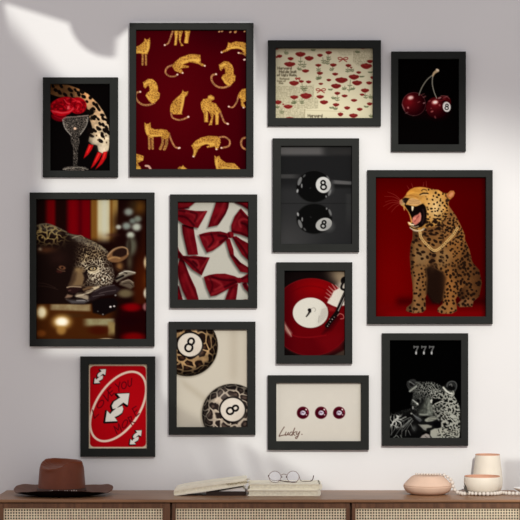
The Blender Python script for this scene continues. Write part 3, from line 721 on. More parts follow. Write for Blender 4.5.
def art_bows(R):
    a = Art(R, (186, 183, 172)); A, B = T(174, 196, 6.5), T(174, 228, 6.5)
    X, Y = a.X, a.Y
    a.full(sstep(212, 200, Y) * .3 + sstep(240, 248, X) * .3, (150, 146, 132))
    nz = fbm(X, Y, 7, 3)
    red = np.stack([70 + 52 * nz, 2 + 13 * nz, 9 + 16 * nz], -1)
    def rib(p, shadow=True):
        if shadow: a.C *= (1 - .5 * a.poly([(x - 1.3, y + 1.4) for x, y in p], 0, 2.6, ret=True))[..., None]
        a.full(a.poly(p, 0, .6, ret=True), red)
    def lit(p, w=1.6, c=(172, 48, 52), al=.75, s=2.2): a.stroke(p, w, [v * .86 for v in c], s, al)
    def fold(p, w=1.4, al=.8): a.stroke(p, w * 1.15, (38, 0, 6), 1.8, al)
    rib(A([(20, 32), (148, 32), (120, 58), (95, 76), (60, 88), (20, 86)])); lit(A([(40, 55), (90, 60)]), 1.6, (128, 24, 30)); fold(A([(25, 84), (95, 78)]))
    rib(A([(275, 32), (357, 32), (352, 75), (335, 115), (285, 190), (220, 203), (243, 130), (262, 75)])); lit(A([(325, 45), (300, 110), (262, 175)]), 2.0, (146, 30, 38)); fold(A([(350, 50), (330, 110), (290, 175)]), 1.2); fold(A([(245, 140), (230, 195)]), 1.0, .5)
    rib(A([(390, 32), (490, 32), (490, 96), (440, 62)])); fold(A([(400, 45), (450, 62), (485, 85)]))
    # left ribbon with its long tail
    rib(A([(52, 185), (90, 190), (128, 200), (136, 260), (148, 320), (157, 380), (92, 382), (75, 310), (58, 240)]))
    lit(A([(90, 215), (105, 290), (125, 365)]), 1.8, (134, 22, 30), .7); fold(A([(60, 200), (72, 280), (92, 370)]), 1.0, .6); fold(A([(70, 190), (120, 205)]), 2)
    rib(A([(25, 92), (60, 86), (140, 97), (217, 98), (190, 150), (157, 208), (110, 200), (60, 182), (25, 155)]))
    lit(A([(150, 165), (185, 120), (205, 103)]), 1.6); lit(A([(80, 110), (120, 120), (140, 145)]), 1.8, (142, 30, 36)); fold(A([(35, 130), (80, 140), (130, 190)]), 1.6); fold(A([(110, 105), (150, 120), (135, 165)]), 1.2, .7); fold(A([(35, 95), (70, 100)]), 1.5)
    # lower left bow
    rib(B([(40, 190), (62, 200), (100, 300), (142, 390), (163, 470), (90, 470), (55, 400), (30, 320), (22, 260)]))
    lit(B([(70, 300), (100, 370), (130, 440)]), 2.0, (140, 26, 34)); fold(B([(62, 215), (95, 310), (150, 440)]), 1.0, .6); fold(B([(30, 250), (45, 350), (80, 440)]), 1.2, .5)
    rib(B([(20, 100), (34, 145), (60, 178), (100, 182), (130, 178), (232, 190), (205, 250), (180, 306), (120, 268), (62, 208), (20, 190)]))
    lit(B([(160, 285), (185, 250), (222, 196)]), 1.2); lit(B([(110, 200), (150, 215), (160, 255), (140, 262)]), 1.5, (166, 44, 48)); fold(B([(62, 190), (110, 225), (165, 285)]), 1.5); fold(B([(75, 186), (150, 195), (200, 200)]), 1.2, .7); fold(B([(35, 165), (50, 200)]), 2); fold(B([(125, 215), (150, 240)]), 1.5)
    rib(B([(20, 360), (34, 380), (48, 430), (62, 470), (20, 470)])); fold(B([(30, 380), (48, 440)]))
    # upper right bow
    rib(A([(332, 272), (362, 278), (372, 310), (384, 345), (388, 385), (430, 430), (490, 468), (490, 500), (430, 490), (395, 440), (362, 385), (345, 325)]))
    lit(A([(352, 300), (370, 350), (382, 388)]), 1.3, (140, 28, 34)); lit(A([(420, 445), (470, 485)]), 1.8, (130, 22, 30)); fold(A([(375, 385), (400, 410), (425, 440)]), 1.8)
    rib(A([(375, 262), (402, 260), (440, 285), (490, 312), (490, 425), (440, 380), (400, 312)])); lit(A([(410, 290), (450, 330), (480, 370)]), 1.6, (132, 20, 28)); fold(A([(380, 268), (430, 320), (480, 400)]), 1.4)
    rib(A([(162, 250), (200, 238), (240, 231), (300, 229), (352, 243), (355, 270), (300, 320), (255, 352), (214, 367), (185, 312)]))
    lit(A([(188, 265), (215, 290), (222, 325)]), 1.6, (150, 36, 42)); lit(A([(230, 340), (270, 322), (285, 295)]), 2.0, (172, 46, 52)); fold(A([(240, 245), (255, 290), (225, 330)]), 1.6); fold(A([(290, 255), (340, 262)]), 2.2); fold(A([(300, 300), (345, 270)]), 1.6); fold(A([(175, 255), (230, 250), (290, 240)]), 1.0, .6)
    rib(A([(432, 80), (460, 112), (490, 146), (490, 272), (430, 250), (372, 238), (370, 190), (393, 130)]))
    lit(A([(430, 200), (420, 165), (445, 150), (475, 155)]), 1.6, (168, 46, 52)); lit(A([(385, 205), (400, 165), (425, 120)]), 1.6, (140, 28, 36)); fold(A([(440, 175), (470, 190), (485, 230)]), 2.2); fold(A([(380, 230), (430, 240), (480, 262)]), 1.4); fold(A([(428, 95), (455, 130), (485, 150)]), 1.2, .6)
    a.ell(*A([(364, 252)])[0], 3.4, 3.2, (104, 8, 18), 0, .8); fold(A([(352, 240), (360, 268)]), 1.0); lit(A([(366, 242), (374, 258)]), 1.0, (150, 36, 42))
    # lower right bow
    rib(B([(362, 375), (415, 358), (408, 420), (400, 470), (328, 470), (345, 420)])); lit(B([(385, 400), (365, 455)]), 2.0, (138, 24, 32)); fold(B([(375, 385), (350, 440)]), 1.2, .6)
    rib(B([(440, 360), (465, 345), (490, 330), (490, 350), (468, 352), (490, 400), (490, 425), (455, 390)])); fold(B([(455, 365), (485, 412)]))
    rib(B([(193, 315), (230, 302), (270, 295), (330, 294), (392, 310), (435, 332), (408, 358), (340, 400), (275, 435), (238, 441), (212, 382)]))
    lit(B([(225, 330), (270, 340), (310, 370), (265, 400)]), 1.8, (170, 46, 50)); lit(B([(250, 425), (320, 395)]), 1.8, (166, 40, 46)); fold(B([(245, 315), (320, 335), (390, 335)]), 1.6); fold(B([(330, 380), (405, 345)]), 1.6); fold(B([(230, 320), (250, 370), (235, 420)]), 1.2, .6); lit(B([(290, 310), (350, 315)]), 1.4, (136, 26, 32))
    rib(B([(415, 330), (450, 312), (490, 285), (490, 352), (440, 352)])); fold(B([(425, 335), (480, 310)])); a.ell(*B([(422, 338)])[0], 2.6, 2.8, (100, 8, 18), 0, .8)
    a.ell(*B([(462, 467)])[0], 3, 1.0, (70, 6, 14), 0, .6)
    return a

def art_roaring_leopard(R):
    a = Art(R, (88, 0, 0)); A, B, C = T(372, 172, 8), T(425, 172, 8), T(402, 220, 5.2)
    X, Y = a.X, a.Y
    a.full(sstep(390, 486, X) * .6, (62, 0, 2)); a.full(sstep(200, 177, Y) * .45, (60, 0, 2)); a.full(np.exp(-(((X - 392) / 26) ** 2 + ((Y - 285) / 50) ** 2)) * .8, (112, 1, 2))
    a.full(sstep(300, 306, Y) * .7, (104, 2, 4)); a.full(np.exp(-(((Y - 301) / 5) ** 2)) * sstep(392, 402, X) * .6, (40, 0, 2)); a.full(sstep(308, 314, Y) * sstep(380, 395, X) * .6, (126, 2, 6)); a.full(sstep(480, 486, X) * .4, (30, 0, 2))
    a.full(sstep(379, 376.5, X) * .4, (40, 0, 0))
    hind = C([(330, 130), (372, 225), (402, 258), (416, 325), (402, 395), (372, 420), (366, 448), (300, 450), (288, 436), (310, 415), (290, 390), (280, 300), (300, 200)])
    torso = C([(100, 40), (60, 85), (48, 130), (44, 190), (48, 260), (58, 335), (60, 400), (54, 430), (28, 452), (24, 470), (60, 482), (110, 478), (126, 462), (124, 400), (135, 370), (165, 420), (190, 430), (215, 410), (214, 435), (190, 455), (186, 472), (205, 484), (260, 484), (286, 470), (285, 440), (278, 410), (300, 380), (330, 330), (352, 250), (362, 200), (350, 150), (330, 105), (308, 70), (292, 20), (284, -10), (120, -10)])
    neck = A([(330, 465), (420, 466), (445, 430), (600, 300)]) + B([(180, 235), (190, 265), (215, 300), (250, 350), (285, 420), (320, 500), (320, 560), (40, 560)]) + A([(330, 560)])
    head = A([(228, 250), (226, 228), (250, 212), (272, 190), (285, 165), (310, 140), (345, 124), (390, 120), (430, 124), (470, 134)]) + B([(70, 138), (110, 143), (150, 168), (185, 172), (205, 152), (230, 152), (240, 168), (228, 195), (200, 222), (190, 245), (195, 300), (180, 360), (130, 420), (60, 440), (20, 440)]) + A([(440, 440), (425, 464), (380, 474), (340, 464), (310, 445), (288, 402), (316, 398), (306, 352), (292, 318), (266, 285), (240, 268)])
    mh, mt, mn, md = [a.poly(p, 0, .9, ret=True) for p in (hind, torso, neck, head)]
    nz = fbm(X, Y, 4, 6)
    def fur(c, k=.3): return np.asarray(c, float) * (1 - k / 2 + k * nz)[..., None]
    a.full(mh, fur((104, 66, 34))); a.full(mh * sstep(468, 482, X) * .5, (44, 20, 10)); a.full(mh * sstep(470, 460, X) * .7, (48, 26, 14)); a.full(mh * sstep(296, 301, Y), fur((132, 90, 56)))
    a.full(mt, fur((140, 98, 54))); a.full(mt * sstep(440, 455, X) * .6, fur((164, 104, 48))); a.full(mt * sstep(235, 300, Y) * .25, fur((100, 64, 36)))
    # light on the chest, shade under it and between the legs
    a.poly(C([(125, 250), (150, 235), (215, 270), (235, 300), (215, 410), (200, 435), (160, 430), (128, 380), (132, 300)]), (22, 11, 8), 3.0, .96)
    a.glow(*C([(105, 190)])[0], 8, 10, (158, 128, 88), .6, 1.3); a.glow(*C([(215, 195)])[0], 9, 9, (160, 126, 82), .6, 1.3); a.glow(*C([(160, 215)])[0], 3, 9, (60, 38, 24), .7, 1.3)
    a.full(mt * sstep(416, 411, X) * .6, (46, 24, 14)); a.full(mt * sstep(300, 312, Y) * .2, (190, 150, 110))
    a.full(mt * np.exp(-((X - 449) / 4.5) ** 2) * sstep(262, 275, Y) * .55, (186, 122, 62)); a.full(mt * np.exp(-((X - 417.5) / 3.5) ** 2) * sstep(265, 280, Y) * .5, (168, 122, 78))
    a.full(mt * sstep(455, 466, X) * sstep(300, 260, Y) * .35, (66, 38, 20)); a.full(mt * np.exp(-(((X - 456) / 7) ** 2 + ((Y - 268) / 10) ** 2)) * .3, (40, 22, 12))
    a.full(mn, fur((152, 104, 56))); a.full(mn * sstep(424, 416, X) * .7, (50, 28, 18)); a.full(mn * sstep(455, 464, X) * .4, (170, 110, 50))
    a.full(mn * np.exp(-(((X - 428) / 12) ** 2 + ((Y - 231) / 7) ** 2)) * .5, (74, 46, 28))
    a.full(md, fur((198, 142, 68))); a.full(md * np.exp(-(((X - 436) / 9) ** 2 + ((Y - 208) / 12) ** 2)) * .8, fur((218, 186, 132))); a.full(md * sstep(440, 449, X) * .5, fur((172, 112, 50)))
    a.full(md * np.exp(-(((X - 412) / 12) ** 2 + ((Y - 190) / 4.5) ** 2)) * .7, fur((206, 136, 46)))
    # spots
    def spots(mask, sc, ax, rot, lo, hi, seed, keep=.12, col=(24, 13, 9), al=.93):
        f1, f2, rid = cells(X, Y, sc, seed, ax, rot, .14)
        k = .74 + .34 * rid
        a.full(mask * sstep(hi, lo, f1 / k) * (rid > keep) * al, col)
    spots(mh, 3.9, 1.0, .9, .32, .46, 3)
    body = mt * (1 - a.poly(C([(125, 250), (150, 235), (215, 270), (235, 300), (215, 410), (160, 430), (128, 380)]), 0, 2, ret=True))
    up = sstep(268, 262, Y)
    spots(body * (1 - up), 3.7, 1.1, 1.3, .30, .42, 9); spots(body * up * sstep(438, 446, X), 3.4, 1.0, -.8, .28, .4, 15); spots(body * up * sstep(446, 440, X), 4.4, 1.35, .35, .3, .44, 19)
    spots(mn * sstep(438, 446, X) * sstep(236, 230, Y + (X - 440) * -.4), 3.1, 1.15, -.9, .28, .4, 23)
    spots(md * sstep(424, 430, X) * sstep(177, 180, Y) * (1 - mn * 0), 3.5, 1.05, .2, .26, .36, 31, .15); spots(md * sstep(186, 183, Y) * sstep(412, 418, X) * .9, 2.5, 1.3, .4, .24, .34, 37, .3)
    for pts, w in (([(60, 235), (110, 205), (180, 190)], 1.5), ([(20, 200), (60, 170), (120, 160)], 1.6), ([(120, 235), (180, 215), (230, 235)], 1.3), ([(50, 265), (120, 260), (180, 240)], 1.2)):
        pass
    for u, v, rx, ry, r in [(450, 425, 2.6, 1.3, -25), (500, 395, 2.6, 1.2, -20), (540, 350, 1.8, 1.0, -30), (470, 470, 2.6, 1.0, -8), (520, 455, 2.6, 1.1, -12), (570, 430, 2, 1, -25), (500, 500, 2.8, 1, 0), (440, 510, 2.4, 1, 12), (560, 505, 2.0, 1.0, -14), (600, 465, 2, 1, -30), (400, 500, 2, .9, 10)]:
        a.ell(*A([(u, v)])[0], rx, ry, (26, 14, 10), r, .9, .9)
    a.full(np.maximum(mt, mn) * .16, (40, 20, 10)); a.full(mh * .15, (30, 14, 8))
    # ear
    a.poly(B([(165, 200), (185, 172), (206, 150), (232, 150), (240, 168), (230, 195), (205, 212)]), (176, 108, 58), .8); a.poly(B([(190, 190), (210, 165), (230, 162), (226, 185), (205, 202)]), (206, 136, 92), 1.0); a.stroke(B([(165, 168), (172, 195), (188, 215)]), 1.0, (60, 32, 18), .9, .8); a.ell(*B([(178, 228)])[0], 1.6, 2.0, (50, 28, 18), 20, 1)
    # mouth
    a.poly(A([(262, 262), (290, 262), (325, 272), (355, 275), (385, 262), (412, 252), (432, 275), (442, 315), (440, 370), (428, 415), (400, 440), (360, 448), (322, 436), (306, 415), (330, 402), (318, 360), (300, 320), (276, 285)]), (14, 6, 6), .9)
    a.poly(A([(330, 365), (345, 350), (372, 338), (388, 322), (396, 350), (394, 385), (372, 410), (350, 425), (335, 412), (322, 392)]), (196, 112, 96), 1.2); a.stroke(A([(345, 395), (360, 372), (378, 350)]), 1.0, (120, 46, 44), 1.0, .8); a.stroke(A([(382, 395), (392, 360), (390, 330)]), .9, (226, 150, 130), 1.0, .8); a.ell(*A([(345, 372)])[0], 1.6, 1.2, (222, 136, 116), 0, 1.2)
    a.stroke(A([(410, 300), (420, 350), (405, 410)]), 1.4, (50, 34, 34), 1.4, .6)
    a.poly(A([(320, 272), (339, 276), (334, 300), (327, 314), (321, 300)]), (236, 216, 178), .6); a.poly(A([(254, 270), (266, 280), (268, 300), (262, 310), (256, 292)]), (196, 138, 76), .7)
    a.poly(A([(292, 398), (304, 402), (318, 412), (345, 418), (338, 428), (312, 424), (298, 412)]), (240, 214, 176), .7); a.stroke(A([(318, 430), (345, 438), (375, 432)]), .7, (226, 200, 160), .7, .8)
    a.stroke(A([(312, 444), (345, 466), (390, 468), (420, 452)]), 1.5, (206, 188, 160), 1.2, .9); a.stroke(A([(305, 430), (330, 448), (370, 456)]), .9, (20, 10, 10), .8)
    # muzzle and nose
    a.poly(A([(285, 258), (292, 225), (320, 208), (360, 215), (395, 232), (402, 250), (370, 268), (335, 268), (310, 262)]), (206, 158, 100), 1.2); 
    for v in (228, 240, 252): a.stroke(A([(300, v), (345, v - 4), (385, v + 4)]), .35, (70, 40, 26), .5, .6)
    a.poly(A([(226, 252), (228, 230), (250, 218), (272, 236), (278, 258), (262, 264), (240, 266)]), (176, 140, 92), 1.0); a.poly(A([(246, 216), (268, 204), (304, 210), (290, 232), (276, 252), (262, 246), (250, 232)]), (28, 16, 14), .8); a.stroke(A([(276, 240), (270, 262)]), .8, (20, 10, 10), .8); a.stroke(A([(258, 225), (250, 245)]), .5, (120, 100, 84), .7)
    a.stroke(A([(275, 192), (310, 185), (350, 195), (372, 205)]), 1.2, (150, 92, 34), 1.2, .6); a.stroke(A([(290, 180), (330, 165), (380, 172)]), 1.2, (226, 166, 76), 1.4, .7)
    a.stroke(A([(388, 180), (415, 170), (452, 172)]), 1.2, (20, 11, 8), .8); a.stroke(A([(395, 186), (420, 180), (445, 182)]), .6, (232, 196, 140), .8, .8); a.stroke(A([(400, 150), (415, 138), (440, 145)]), .9, (36, 20, 12), .8, .8); a.stroke(A([(415, 155), (445, 160)]), .7, (220, 170, 90), .8)
    for pts in ([(240, 235), (180, 200), (105, 195)], [(240, 240), (170, 225), (110, 240)], [(242, 246), (180, 260), (130, 300)], [(240, 230), (190, 185), (130, 160)], [(245, 250), (200, 275), (160, 320)], [(245, 242), (160, 245), (95, 275)], [(300, 135), (285, 110)], [(330, 122), (320, 90)], [(412, 118), (418, 80)], [(440, 118), (436, 70)]):
        a.stroke(A(pts), (.55, .25), (170, 84, 70), .5, .55)
    # chain collar
    ch = spline(C([(96, 62), (104, 95), (135, 130), (170, 158), (205, 140), (240, 105), (268, 75), (290, 40)]), 9)
    for i in range(0, len(ch) - 1):
        x, y = ch[i]
        if i % 2 == 0: a.ell(x, y, 1.25, .95, (206, 168, 108), -40 if x > 434 else 40, .5, .9, ring=.75)
        else: a.ell(x, y, .5, .5, (120, 82, 44), 0, .5, .8)
    for cx, cy in C([(40, 478), (62, 480), (90, 480), (205, 482), (232, 484), (262, 480), (318, 446), (345, 444)]): a.stroke([(cx, cy - 1.5), (cx, cy)], .5, (36, 18, 12), .6)
    return a

def art_record(R):
    a = Art(R, (16, 9, 9)); A, B = T(278, 265, 6.5), T(278, 288, 6.5)
    X, Y = a.X, a.Y
    a.glow(344, 279, 16, 9, (158, 138, 112), .9, 1.3, 35); a.glow(344, 287, 7, 6, (205, 196, 184), .9, 1.6); a.full(sstep(300, 284, X) * .5 * sstep(290, 270, Y), (6, 4, 4))
    m = a.ell(311.5, 317, 40, 38.6, 0, 0, .8, ret=True)
    a.ell(312, 318.4, 40.5, 38.8, (40, 14, 14), 0, 1.2)
    ang = np.arctan2(Y - 312.7, X - 310.6); rr = np.hypot((X - 310.6) / 1.03, Y - 312.7)
    base = np.zeros(a.C.shape); base[:] = (100, 3, 9)
    t = (np.exp(-(((X - 317) / 20) ** 2 + ((Y - 288) / 12) ** 2)))[..., None]; base = base * (1 - t) + np.array((136, 4, 8)) * t
    t = sstep(300, 286, X)[..., None] * .6; base = base * (1 - t) + np.array((66, 0, 7)) * t
    t = (sstep(334, 340, Y) * .5)[..., None]; base = base * (1 - t) + np.array((82, 2, 10)) * t
    base *= (.96 + .06 * np.sin(rr * 5.2))[..., None]
    a.full(m, base)
    a.ell(311.5, 317, 39.6, 38.2, (126, 26, 30), 0, .6, .5, ring=.6)
    a.ell(310.6, 312.7, 28.5, 26.5, (84, 0, 6), 0, .8, .5, ring=.8); a.stroke([(286, 330), (296, 336), (310, 337), (326, 335)], 1.0, (150, 22, 28), 1, .5)
    a.poly(B([(250, 330), (330, 300), (420, 290), (420, 400), (320, 430)]), (112, 6, 13), 9, .6)
    # glints of the lamp
    a.poly(A([(362, 168), (378, 162), (398, 148), (416, 152), (430, 168), (432, 262), (405, 268), (380, 274), (350, 262), (320, 246), (330, 222), (345, 205)]), (214, 206, 194), 1.0)
    for p, q in (((362, 172), (330, 140)), ((352, 190), (318, 160)), ((345, 206), (312, 182)), ((335, 225), (305, 208)), ((375, 160), (350, 125)), ((392, 152), (372, 128))): a.stroke(A([p, q]), (1.6, .5), (196, 150, 140), .8, .7)
    a.poly(A([(46, 370), (58, 392), (92, 440), (85, 462), (60, 440), (46, 420)]), (160, 118, 106), 2.4, .9); a.stroke(A([(50, 390), (90, 462)]), .8, (200, 170, 156), 1, .6); a.stroke(A([(48, 420), (74, 470)]), .8, (90, 20, 22), .9, .7)
    a.poly(A([(330, 270), (365, 275), (370, 300), (330, 300)]), (150, 40, 38), 2, .6)
    # label and spindle
    a.ell(310.7, 313.1, 17.6, 15.2, (70, 4, 8), 0, 1); a.ell(310.6, 312.7, 17.4, 15, (214, 210, 199), 0, .7)
    a.full(a.ell(310.6, 312.7, 17, 14.6, 0, 0, .7, ret=True) * sstep(316, 326, X + (Y - 312) * .3) * .3, (176, 170, 160))
    a.poly(A([(285, 285), (322, 272), (318, 330), (300, 355), (262, 382), (272, 330)]), (186, 180, 170), 1.4, .8); a.stroke(A([(212, 285), (235, 278), (246, 292), (238, 302)]), .5, (150, 146, 138), .5); a.stroke(A([(268, 330), (262, 372)]), .5, (150, 146, 140), .6)
    a.stroke(A([(207, 300), (200, 316), (186, 334)]), (2.2, 1.2), (36, 30, 28), .8); a.ell(*A([(206, 292)])[0], 1.8, 1.6, (18, 14, 14), 0, .6); a.ell(*A([(210, 302)])[0], 1.2, 1.2, (28, 22, 22), 0, .6)
    # arm and head of the player
    a.poly(A([(320, 390), (385, 320), (400, 345), (345, 420), (290, 445)]), (44, 2, 6), 4, .8)
    a.stroke(A([(440, 175), (415, 230), (378, 318)]), 3.8, (14, 10, 10), .7, 1, False); a.stroke(A([(438, 195), (408, 262), (384, 312)]), .7, (190, 180, 172), .5, .9, False); a.stroke(A([(430, 180), (400, 245)]), .5, (120, 108, 100), .5, .8, False)
    a.stroke(A([(382, 312), (350, 352), (318, 394)]), (4.6, 4.2), (15, 9, 9), .8, 1, False); a.ell(*A([(424, 100)])[0], 2.6, 3.6, (12, 9, 9), 20, .7); a.stroke(A([(424, 110), (410, 150), (436, 165)]), 2.2, (20, 15, 14), .8)
    for u, v, c in ((352, 352, 200), (340, 368, 150), (365, 338, 130), (322, 396, 160), (335, 350, 110), (330, 384, 120)): a.ell(*A([(u, v)])[0], .5, .5, (c, c * .92, c * .88), 0, .5)
    a.stroke(A([(385, 330), (400, 316), (422, 325), (425, 345), (405, 350)]), .7, (206, 130, 120), .6, .8)
    a.poly(B([(360, 437), (420, 405), (440, 395), (440, 445)]), (72, 58, 48), 1.6, .8)
    return a

def art_leopard_balls(R):
    a = Art(R, (197, 189, 174)); A, B = T(170, 322, 6.5), T(178, 360, 6.5)
    X, Y = a.X, a.Y
    a.full(np.exp(-((X - 233.5) / 5.5) ** 2) * .55 * sstep(395, 370, Y), (176, 165, 148)); a.full(sstep(236, 247, X) * .4, (190, 178, 160))
    d = np.abs((Y - 388) - (X - 190) * .75); a.full(np.exp(-(d / 4.5) ** 2) * sstep(178, 186, X) * sstep(214, 204, X) * .6, (178, 168, 150)); a.full(sstep(415, 430, Y) * .15, (180, 170, 150))
    def ball(cx, cy, r, gold, dark, mid, sc, seed, lx):
        a.ell(cx - .6, cy + .8, r + .4, r + .4, (120, 110, 95), 0, 3, .7)
        m = a.ell(cx, cy, r, r, 0, 0, .8, ret=True)
        u, v = (X - cx) / r, (Y - cy) / r
        q = np.clip(np.hypot(u, v), 0, .999)
        z = np.arcsin(q) / np.maximum(q, 1e-6)
        f1, f2, rid = cells(u * z * r * .72 + 400, v * z * r * .72 + 400, sc, seed, 1.12, .3, .3)
        net = (sstep(.66, .50, f1 + .22 * (fbm(X, Y, 2.2, seed + 2) - .5)) * sstep(.08, .24, f2 - f1))[..., None]
        core = sstep(.30, .12, f1)[..., None] * (rid[..., None] > .25) * .55
        g = np.asarray(gold, float) * (.75 + .5 * fbm(X, Y, 4, seed))[..., None]
        c = g * (1 - net) + (np.asarray(dark, float) * (1 - core) + np.asarray(mid, float) * core) * net
        sh = np.clip(1.15 - .75 * sstep(.62, 1.02, q) - .12 * (v + u * .3), .2, 1.15)[..., None]
        a.full(m, c * sh)
        a.full(m * np.exp(-(((u - lx) / .22) ** 2 + ((v + .62) / .16) ** 2)) * .3, (200, 190, 180))
    ball(187.7, 346.3, 30.0, (150, 120, 84), (27, 17, 13), (78, 48, 32), 6.6, 4, .3)
    ball(231.8, 413.8, 29.9, (160, 146, 130), (34, 27, 25), (104, 86, 76), 6.8, 19, -.3)
    for (cx, cy), rot, sz in ((A([(130, 150)])[0], 20, 14.0), (B([(353, 322)])[0], 62, 12.4)):
        a.ell(cx, cy, 13.6, 13.3, (16, 13, 12), 0, .7); a.ell(cx, cy, 12.0, 11.6, (214, 204, 191), 0, .7); a.ell(cx + 6, cy + 5, 6, 6, (190, 176, 160), 0, 8, .35)
        if rot == 62: a.ell(cx + 3, cy - 3, 7.4, 7.4, (232, 224, 214), 0, 8, .3)
        th = math.radians(rot); ux, uy = math.sin(th), -math.cos(th)
        a.ell(cx + ux * sz * .25, cy + uy * sz * .25, sz * .205, sz * .23, (12, 10, 10), rot, .5, ring=1.9); a.ell(cx - ux * sz * .22, cy - uy * sz * .22, sz * .26, sz * .27, (12, 10, 10), rot, .5, ring=1.9)
        for k, rr in ((.25, .2), (-.22, .25)):
            for sg in (-1, 1):
                x, y = cx + ux * sz * k - uy * sg * sz * rr, cy + uy * sz * k + ux * sg * sz * rr
                a.ell(x, y, 1.0, 1.9, (12, 10, 10), rot, .6)
    return a

def art_playing_card(R):
    a = Art(R, (186, 172, 148)); A, B = T(78, 355, 6.5), T(78, 382, 6.5)
    X, Y = a.X, a.Y
    a.full(sstep(366, 364, Y) * .5 + sstep(145.6, 147, X) * .6, (120, 104, 84))
    x0, y0, x1, y1, r = 90.0, 366.4, 145.3, 446.7, 4.2
    P = []
    for cx, cy, a0 in ((x1 - r, y0 + r, -90), (x1 - r, y1 - r, 0), (x0 + r, y1 - r, 90), (x0 + r, y0 + r, 180)):
        for k in range(7): P.append((cx + r * math.cos(math.radians(a0 + 15 * k)), cy + r * math.sin(math.radians(a0 + 15 * k))))
    a.poly(P, (158, 6, 15), .7); a.full(a.poly(P, 0, .7, ret=True) * sstep(400, 446, Y) * .25, (140, 2, 12)); a.full(a.poly(P, 0, .7, ret=True) * sstep(380, 366, Y) * .2, (130, 2, 12))
    a.ell(117.8, 406.6, 21.4, 38.6, (208, 186, 168), 33, .7, ring=2.2)
    def arrows(cx, cy, k, out):
        up = [(250, 254), (331, 250), (320, 328), (292, 310), (272, 326), (248, 348), (224, 352), (218, 330), (232, 304), (262, 284), (272, 278)]
        dn = [(187, 362), (208, 384), (224, 366), (248, 346), (286, 330), (292, 352), (284, 376), (262, 392), (236, 404), (254, 430), (176, 434)]
        for p in (up, dn):
            q = [(cx + (u - 254) / 6.5 * k, cy + (v - 343) / 6.5 * k) for u, v in p]
            a.poly([(x - out * .7, y + out * .5) for x, y in q], (14, 8, 8), .5, grow=out)
        for p in (up, dn):
            q = [(cx + (u - 254) / 6.5 * k, cy + (v - 343) / 6.5 * k) for u, v in p]
            a.poly(q, (198, 193, 184), .5)
    cx, cy = A([(254, 343)])[0]; arrows(cx, cy, 1.0, 1.2)
    cx, cy = A([(143, 141)])[0]; arrows(cx, cy, .5, .7)
    cx, cy = B([(372, 360)])[0]; arrows(cx, cy, .5, .7)
    ink = (74, 4, 14)
    def pen(p, w=1.0): a.stroke(A(p), w, ink, .5, .95, smooth=False)
    def loop(u, v, ru, rv, rot): a.ell(*A([(u, v)])[0], ru / 6.5, rv / 6.5, ink, rot, .5, .95, ring=1.0)
    pen([(94, 358), (106, 412), (134, 386)]); loop(146, 320, 15, 28, 35); pen([(165, 262), (194, 302), (196, 244)]); pen([(190, 232), (216, 268), (234, 250)]); pen([(190, 232), (212, 212)]); pen([(203, 250), (222, 234)])
    pen([(240, 190), (262, 212), (270, 178)]); pen([(262, 212), (264, 240)]); loop(296, 199, 15, 22, 8); pen([(322, 168), (322, 198), (332, 208), (343, 198), (346, 154)])
    pen([(252, 514), (232, 464), (260, 488), (262, 446), (282, 496)]); loop(302, 448, 14, 28, 25); pen([(322, 408), (348, 456)]); pen([(322, 408), (342, 400), (346, 420), (332, 432), (370, 440)]); pen([(350, 350), (374, 400), (394, 380)]); pen([(350, 350), (374, 334)]); pen([(362, 374), (380, 358)])
    return a

def art_lucky(R):
    a = Art(R, (206, 200, 190)); A = T(272, 400, 5.2)
    X, Y = a.X, a.Y
    a.full(sstep(280, 276.5, X) * .35 + sstep(385.5, 383, Y) * .35, (240, 234, 222)); a.full(sstep(357, 361, X) * .35, (180, 170, 154)); a.full(sstep(410, 440, Y) * .12, (190, 176, 158)); a.full((fbm(X, Y, 6, 2) - .5).clip(0, 1) * .3, (226, 220, 206))
    for cx in (303.2, 321.2, 339.1):
        cy = 412.9
        a.ell(cx, cy, 6.1, 6.1, (74, 8, 24), 0, .7); a.ell(cx - .6, cy + .8, 5.0, 4.6, (52, 3, 16), 0, 2, .7); a.ell(cx, cy, 5.4, 5.4, (104, 22, 40), 0, .6, .5, ring=.5)
        a.ell(cx + .1, cy + .1, 2.6, 2.2, (206, 198, 212), 0, .7); a.stroke([(cx - .9, cy - .8), (cx + .3, cy + .2), (cx + 1, cy - .3)], .8, (84, 60, 88), .6); a.ell(cx - 1.8, cy + .6, .8, 1.4, (150, 130, 150), 0, .7)
        a.ell(cx + 3.2, cy - 3.2, .8, .8, (236, 214, 210), 0, .8); a.ell(cx + 3.4, cy + 2.0, .6, .7, (204, 166, 176), 0, .8); a.stroke([(cx + 4.2, cy - 2), (cx + 5.2, cy)], .6, (160, 60, 80), .7)
    ink = (72, 40, 32)
    for p, w in (([(66, 140), (54, 158), (42, 180), (40, 188), (52, 184), (74, 180)], .75), ([(76, 166), (70, 180), (78, 182), (88, 168), (84, 180), (90, 180)], .7), ([(106, 166), (98, 168), (93, 178), (98, 183), (108, 176)], .7),
                 ([(120, 146), (112, 166), (106, 184)], .8), ([(126, 164), (112, 174), (122, 184)], .7), ([(132, 164), (128, 176), (134, 178), (146, 164)], .7), ([(146, 164), (136, 190), (128, 200), (124, 194), (138, 184)], .7), ([(30 + 12, 184), (40, 187)], .6)):
        a.stroke(A(p), w, ink, .5, .95)
    a.ell(*A([(157, 178)])[0], .55, .5, ink, 0, .4)
    return a

